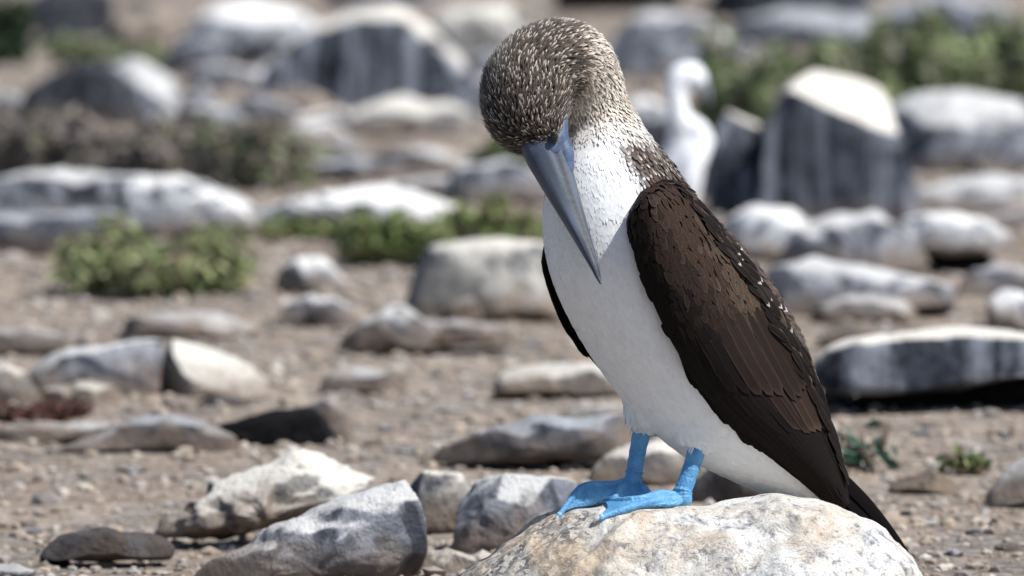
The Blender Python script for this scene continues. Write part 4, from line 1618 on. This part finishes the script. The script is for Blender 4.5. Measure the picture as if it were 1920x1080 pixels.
for key, lst in coat.items():
    # the smallest coverts by the shoulder, past counting
    vs, fs, uvs = [], [], []
    for (si, mw) in lst:
        k0 = len(vs)
        src = shapes[si]
        vs += [mw @ v.co for v in src.vertices]
        fs += [tuple(i + k0 for i in p.vertices) for p in src.polygons]
        uvs += [tuple(d.uv) for d in src.uv_layers['UV'].data]
    if not vs:
        continue
    me = mesh_from(vs, fs, 'small_coverts')
    ul = me.uv_layers.new(name='UV')
    for i, q in enumerate(uvs):
        ul.data[i].uv = q
    o = link('small_coverts', me, M[key], wing)
    o['kind'] = 'stuff'
print('coverts', cnt, {k: len(v) for k, v in coat.items()})

# scapulars along the back edge, dark with worn white tips
scap = blade('scapular', 0.27, 0.55, 0.04, 9, 0.10)
sc_dark = mat_mesh(scap, M['f_scap'])
sc_white = mat_mesh(scap, M['f_white'])
for k in range(48):
    u = 0.04 + 0.84 * k / 47 + random.uniform(-0.012, 0.012)
    for rr in range(3):
        v = 0.995 - 0.062 * rr + random.uniform(-0.035, 0.035)
        p, tu, tv = wing_at(WP, u, v)
        n = (tu.cross(tv) * NS).normalized()
        hgt = 0.004 + 0.004 * rr
        hit = BODY.find_nearest(p)
        a = random.gauss(0, 0.13) + 0.12
        t = (tu * math.cos(a) + n.cross(tu) * math.sin(a)).normalized()
        L = random.uniform(38, 62) * S * (0.7 if u < 0.2 else 1)
        x = (t + n * 0.035).normalized()
        y = n.cross(x).normalized()
        z = x.cross(y).normalized()
        wt = 0.24 < u < 0.56 and random.random() < (0.30 if rr < 2 else 0.06)
        o = bpy.data.objects.new('back_feather', sc_white if wt else sc_dark)
        COL.objects.link(o)
        o.parent = bird
        base = p + n * (0.0055 + 0.0012 * rr + random.uniform(0, 0.0022)) - x * (L * 0.4) - ROOT
        o.matrix_local = Matrix(((x.x * L, y.x * L, z.x * L, base.x), (x.y * L, y.y * L, z.y * L, base.y), (x.z * L, y.z * L, z.z * L, base.z), (0, 0, 0, 1)))

# far wing: the near one mirrored across the bird's middle, held a little looser
ndir = Vector((0.54, -0.84, 0.0)).normalized()
WF = []
for i in range(NU + 1):
    row = []
    u = i / NU
    for j in range(NV + 1):
        q = WP[i][j]
        t, c, tan = spine_at(q)
        # use the torso axis point for this station
        ci = min(89, int(round(lerp(60, 88, u))))
        c = SP_W[ci]
        dd = (q - c).dot(ndir)
        m_ = q - ndir * (dd * (1 + lerp(0.45, 0.92, u / 0.4)))
        loose = (1 - j / NV) * 0.0255 * sstep(0.12, 0.26, u) * (1 - sstep(0.38, 0.62, u))
        row.append(m_ + Vector((-1, 0.15, 0)) * loose)
    WF.append(row)
fwing = sheet('wing', WF, 1, M['f_dark'], bird, 0.006)
nB, tuB, tvB = wing_at(WF, 0.4, 0.3)
NSF = 1 if tuB.cross(tvB).dot(-ndir) > 0 else -1
for k in range(12):
    f = k / 11
    u1 = 0.34 + 0.6 * f
    long_feather('feather', WF, NSF, [(max(u1 - 0.42, 0.02), 0.5), (u1 - 0.2, 0.25), (u1 - 0.06, 0.04), (u1, -0.09)], 36 * S, 0.0005, 0.002, M['f_black'], fwing, 0.25)

# tail: long black feathers behind the rock
tl0 = B(1530, 905, 236)
tail_t = NT('tail')
tail = None
for k in range(9):
    f = k / 8
    a0 = B(1500 + 58 * f, 925 - 55 * f, 225 + 14 * (k % 2))
    a1 = B(1575 + 62 * f, 995 - 48 * f, 262 + 12 * (k % 2))
    L_ = 1 - abs(f - 0.55) * 0.35
    a2 = B(1655 + 82 * L_ - 20 * (1 - f), 1078 - 14 * f - 8 * (1 - L_), 315 + 10 * (k % 2))
    pts = catmull([a0[:], a1[:], a2[:]], 15)
    vs, fs, uv = [], [], []
    nn = (CAM - a1).normalized()
    nn = (nn + Vector((0.5, 0, 0.6)) * 0.6).normalized()
    for i in range(15):
        s = i / 14
        t = Vector(pts[min(i + 1, 14)]) - Vector(pts[max(i - 1, 0)])
        t.normalize()
        n2 = (nn - t * nn.dot(t)).normalized()
        sd = n2.cross(t)
        w = 15 * S * (1.0 - 0.35 * s)
        if s > 0.7:
            q = (s - 0.7) / 0.3
            w *= math.sqrt(max(1 - q * q, 0)) * 0.95 + 0.05 * (1 - q)
        for j in range(3):
            y = j - 1
            vs.append(Vector(pts[i]) + sd * (y * w) - n2 * (0.002 * y * y + 0.0008 * k))
            uv.append((s, j / 2))
    for i in range(14):
        for j in range(2):
            a = i * 3 + j
            fs.append((a, a + 1, a + 4, a + 3))
    me = mesh_from(to_local(vs, ROOT), fs, 'tail_feather')
    ul = me.uv_layers.new(name='UV')
    for lp in me.loops:
        ul.data[lp.index].uv = uv[lp.vertex_index]
    link('tail_feather', me, M['f_black'], bird)


# ---- blue legs and webbed feet
def blue_material():
    t = NT('blue_skin')
    c = t.coord('Object')
    n1 = t.noise(c, 45, 5, 0.6)
    vor = t.n('ShaderNodeTexVoronoi')
    vor.inputs['Scale'].default_value = 420
    t.l(c, vor.inputs['Vector'])
    col = t.mix(t.ramp(n1, [(0.35, 0.0), (0.65, 1.0)]), (0.034, 0.155, 0.37), (0.12, 0.32, 0.53))
    col = t.mix(t.ramp(vor.outputs['Distance'], [(0.0, 0.0), (0.9, 0.5)]), col, (0.14, 0.36, 0.55))
    n2 = t.noise(c, 260, 4, 0.6)
    col = t.mix(t.ramp(n2, [(0.30, 0.45), (0.42, 0.0)]), col, (0.05, 0.17, 0.36))
    nb = t.bump(vor.outputs['Distance'], 0.55, -0.0012)
    nb = t.bump(n2, 0.3, 0.0008, nb)
    return t.out(col, 0.48, nb, 0.35)


M['blue'] = blue_material()
_t = NT('claw')
M['claw'] = _t.out(_t.ramp(_t.noise(_t.coord('Object'), 300, 3), [(0.3, (0.42, 0.40, 0.37)), (0.7, (0.66, 0.65, 0.62))]), 0.4, None, 0.4)


def on_rock(px, py, dz, lift=3.0):
    o = CAM
    h = PERCH.ray_cast(o, (P(px, py, D0) - o).normalized())
    if h[0] is not None:
        d = (unproject(h[0])[2] - D0) / S
        if abs(d - dz) < 90:
            return h[0] + Vector((0, 0, lift * S))
    p = B(px, py, dz)
    h = PERCH.ray_cast(p + Vector((0, 0, 0.08)), Vector((0, 0, -1)))
    if h[0] is not None and abs(h[0].z - p.z) < 0.03:
        return h[0] + Vector((0, 0, lift * S))
    return p


def leg(shin, toes, wrinkles):
    vs, fs = [], []
    sp = catmull([(*B(*q[:3]), q[3] * S) for q in shin], 26)
    add_tube(vs, fs, [Vector(q[:3]) for q in sp], [q[3] * (1 + (0.10 * math.sin(i * 2.6) if i > 18 else 0.03 * math.sin(i * 1.7))) for i, q in enumerate(sp)], 14)
    ank = Vector(sp[-1][:3])
    add_ball(vs, fs, ank, 17 * S)
    paths = []
    tips = []
    for (mids, tip, rad) in toes:
        pts = [ank] + [B(*q) if len(q) == 3 else on_rock(q[0], q[1], q[2], q[3]) for q in mids] + [on_rock(*tip, 4.0)]
        c = catmull([p[:] for p in pts], 14)
        c = [Vector(q) for q in c]
        paths.append(c)
        rr = [rad * S * (1.35 - 0.6 * i / 13 + 0.13 * math.sin(i * 1.5)) for i in range(14)]
        add_tube(vs, fs, c, rr, 9)
        add_ball(vs, fs, c[-1], rr[-1])
        tips.append((c[-1], (c[-1] - c[-3]).normalized(), rr[-1]))
    for a, b in zip(paths[:-1], paths[1:]):
        K = 9
        k0 = len(vs)
        n = len(a)
        th = 1.7 * S
        for side in (1, -1):
            for i in range(n):
                for j in range(K):
                    f = j / (K - 1)
                    # concave free edge of the web
                    ii = i * (1 - 0.07 * math.sin(math.pi * f))
                    i0 = min(int(ii), n - 2)
                    fr = ii - i0
                    pa = a[i0].lerp(a[i0 + 1], fr)
                    pb = b[i0].lerp(b[i0 + 1], fr)
                    p = pa.lerp(pb, f)
                    hh = PERCH.ray_cast(p + Vector((0, 0, 0.03)), Vector((0, 0, -1)))
                    if hh[0] is not None and hh[0].z + 4.0 * S > p.z:
                        p.z = hh[0].z + 4.0 * S
                    tv_ = (pb - pa)
                    tu_ = a[i0 + 1].lerp(b[i0 + 1], f) - a[i0].lerp(b[i0], f)
                    nn_ = tu_.cross(tv_)
                    if nn_.length < 1e-9:
                        nn_ = Vector((0, 0, 1))
                    nn_.normalize()
                    if nn_.dot(Vector((0.0, -0.75, 0.66))) < 0:
                        nn_ = -nn_
                    p += nn_ * (th * side) - Vector((0, 0, 0.4 * S * math.sin(math.pi * f) * (i / n)))
                    vs.append(p)
        m_ = n * K
        for i in range(n - 1):
            for j in range(K - 1):
                q = k0 + i * K + j
                fs.append((q, q + 1, q + K + 1, q + K))
                fs.append((q + m_, q + m_ + K, q + m_ + K + 1, q + m_ + 1))
        for i in range(n - 1):
            for j in (0, K - 1):
                q = k0 + i * K + j
                fs.append((q, q + K, q + K + m_, q + m_))
        for j in range(K - 1):
            for i in (0, n - 1):
                q = k0 + i * K + j
                fs.append((q, q + 1, q + 1 + m_, q + m_))
    me = remesh(vs, fs, 0.0007, 3, 0.5)
    for v in me.vertices:
        v.co -= ROOT
    o = link('leg', me, M['blue'], bird)
    for (p, dr, r) in tips:
        cv, cf = [], []
        L = 15 * S
        dn = Vector((0, 0, -1))
        pts = [p - dr * (3 * S), p + dr * (L * 0.45) + Vector((0, 0, 1.2 * S)), p + dr * (L * 0.85) - Vector((0, 0, 1.5 * S)), p + dr * (L * 1.0) - Vector((0, 0, 5 * S))]
        c = catmull([q[:] for q in pts], 9)
        add_tube(cv, cf, [Vector(q) for q in c], [r * (1.0 - 0.88 * i / 8) for i in range(9)], 8)
        link('claw', mesh_from(to_local(cv, ROOT), cf, 'claw'), M['claw'], o)
    return o


# far (right) leg
leg([(1206, 770, 78, 19), (1202, 812, 78, 17.5), (1195, 850, 76, 16), (1190, 880, 72, 16.5), (1187, 902, 66, 17)],
    [([(1140, 910, 40), (1092, 913, 8)], (1048, 951, -22), 7.5),
     ([(1168, 912, 30), (1150, 926, 0, 10)], (1150, 942, -30), 7),
     ([(1205, 914, 44), (1228, 922, 30, 5)], (1246, 930, 20), 6.5)], 1)
# near (left) leg
leg([(1312, 800, 36, 22), (1308, 834, 32, 18.5), (1299, 868, 26, 16.5), (1288, 900, 20, 16.5), (1280, 922, 14, 18), (1281, 936, 10, 17)],
    [([(1245, 926, -4), (1190, 934, -40, 8)], (1134, 944, -66), 7.5),
     ([(1240, 938, -22), (1185, 957, -60, 6)], (1126, 975, -92), 8.5),
     ([(1262, 944, -24, 6)], (1236, 951, -46), 6)], 1)

# ------------------------------------------------------------------ the white bird in the background
CD = 13.3
CS = CD / F


def Cp(x, y, dz=0.0):
    return P(x, y, CD + dz * CS)


cv, cf = [], []
for ch in ([(1308, 150, -8, 19), (1290, 146, 0, 31), (1274, 156, -4, 27), (1269, 188, -14, 20), (1273, 220, -14, 22), (1286, 258, 0, 33), (1282, 290, 4, 40), (1268, 345, 10, 48), (1258, 400, 18, 40), (1245, 430, 34, 16)],
           [(1300, 240, -14, 22), (1320, 262, -18, 18), (1300, 305, -30, 24), (1285, 350, -34, 20), (1268, 395, -20, 10)],
           [(1280, 245, 24, 20), (1290, 300, 38, 26), (1275, 360, 40, 18)],
           [(1288, 400, -14, 12), (1292, 425, -14, 9)], [(1262, 405, 14, 12), (1262, 428, 14, 9)]):
    for q in catmull(ch, 30):
        add_ball(cv, cf, Cp(*q[:3]), q[3] * CS)
cm = remesh(cv, cf, 0.005, 6)
croot = Cp(1275, 442, 0)
croot.z = ground_z(croot.x, croot.y)
chick = empty('white_seabird', croot)
tag(chick, 'fluffy white bird standing behind the booby, blurred', 'bird')
for v in cm.vertices:
    n_ = noise.noise(v.co * 70) * 0.004
    v.co = v.co + v.normal * n_ - croot
_t = NT('down_white')
M['down'] = _t.out(_t.ramp(_t.noise(_t.coord('Object'), 40, 4), [(0.3, (0.78, 0.79, 0.80)), (0.7, (0.86, 0.86, 0.86))]), 0.9, None, 0.05)
link('body', cm, M['down'], chick)
bv2, bf2 = [], []
bp = catmull([(*Cp(1308, 154, -14), 11 * CS), (*Cp(1323, 166, -18), 8 * CS), (*Cp(1331, 192, -20), 2.0 * CS)], 10)
add_tube(bv2, bf2, [Vector(q[:3]) for q in bp], [q[3] for q in bp], 10)
_t = NT('grey_bill')
M['gbill'] = _t.out((0.24, 0.255, 0.30), 0.5)
link('bill', mesh_from(to_local(bv2, croot), bf2, 'bill'), M['gbill'], chick)
for q in ((1300, 150, -32), (1300, 150, 26)):
    ev, ef = [], []
    add_ball(ev, ef, Cp(*q) - croot, 4 * CS)
    link('eye', mesh_from(ev, ef, 'eye'), M['gbill'], chick)
for q in ((1292, 425, -14), (1262, 428, 14)):
    a = Cp(*q) - croot
    lv, lf = [], []
    add_tube(lv, lf, [a, Vector((a.x, a.y, 0.02)), Vector((a.x, a.y, 0.006))], [0.010, 0.008, 0.010], 8)
    tips = [Vector((a.x + sx, a.y + sy, 0.004)) for sx, sy in ((0.03, -0.05), (0.065, -0.03), (0.075, 0.01))]
    base = Vector((a.x, a.y, 0.008))
    for tpt in tips:
        add_tube(lv, lf, [base, tpt], [0.007, 0.003], 6)
    k0 = len(lv)
    lv += [base] + tips + [p - Vector((0, 0, 0.003)) for p in [base] + tips]
    lf += [(k0, k0 + 1, k0 + 2), (k0, k0 + 2, k0 + 3), (k0 + 4, k0 + 6, k0 + 5), (k0 + 4, k0 + 7, k0 + 6)]
    link('leg', mesh_from(lv, lf, 'leg'), M['gbill'], chick)
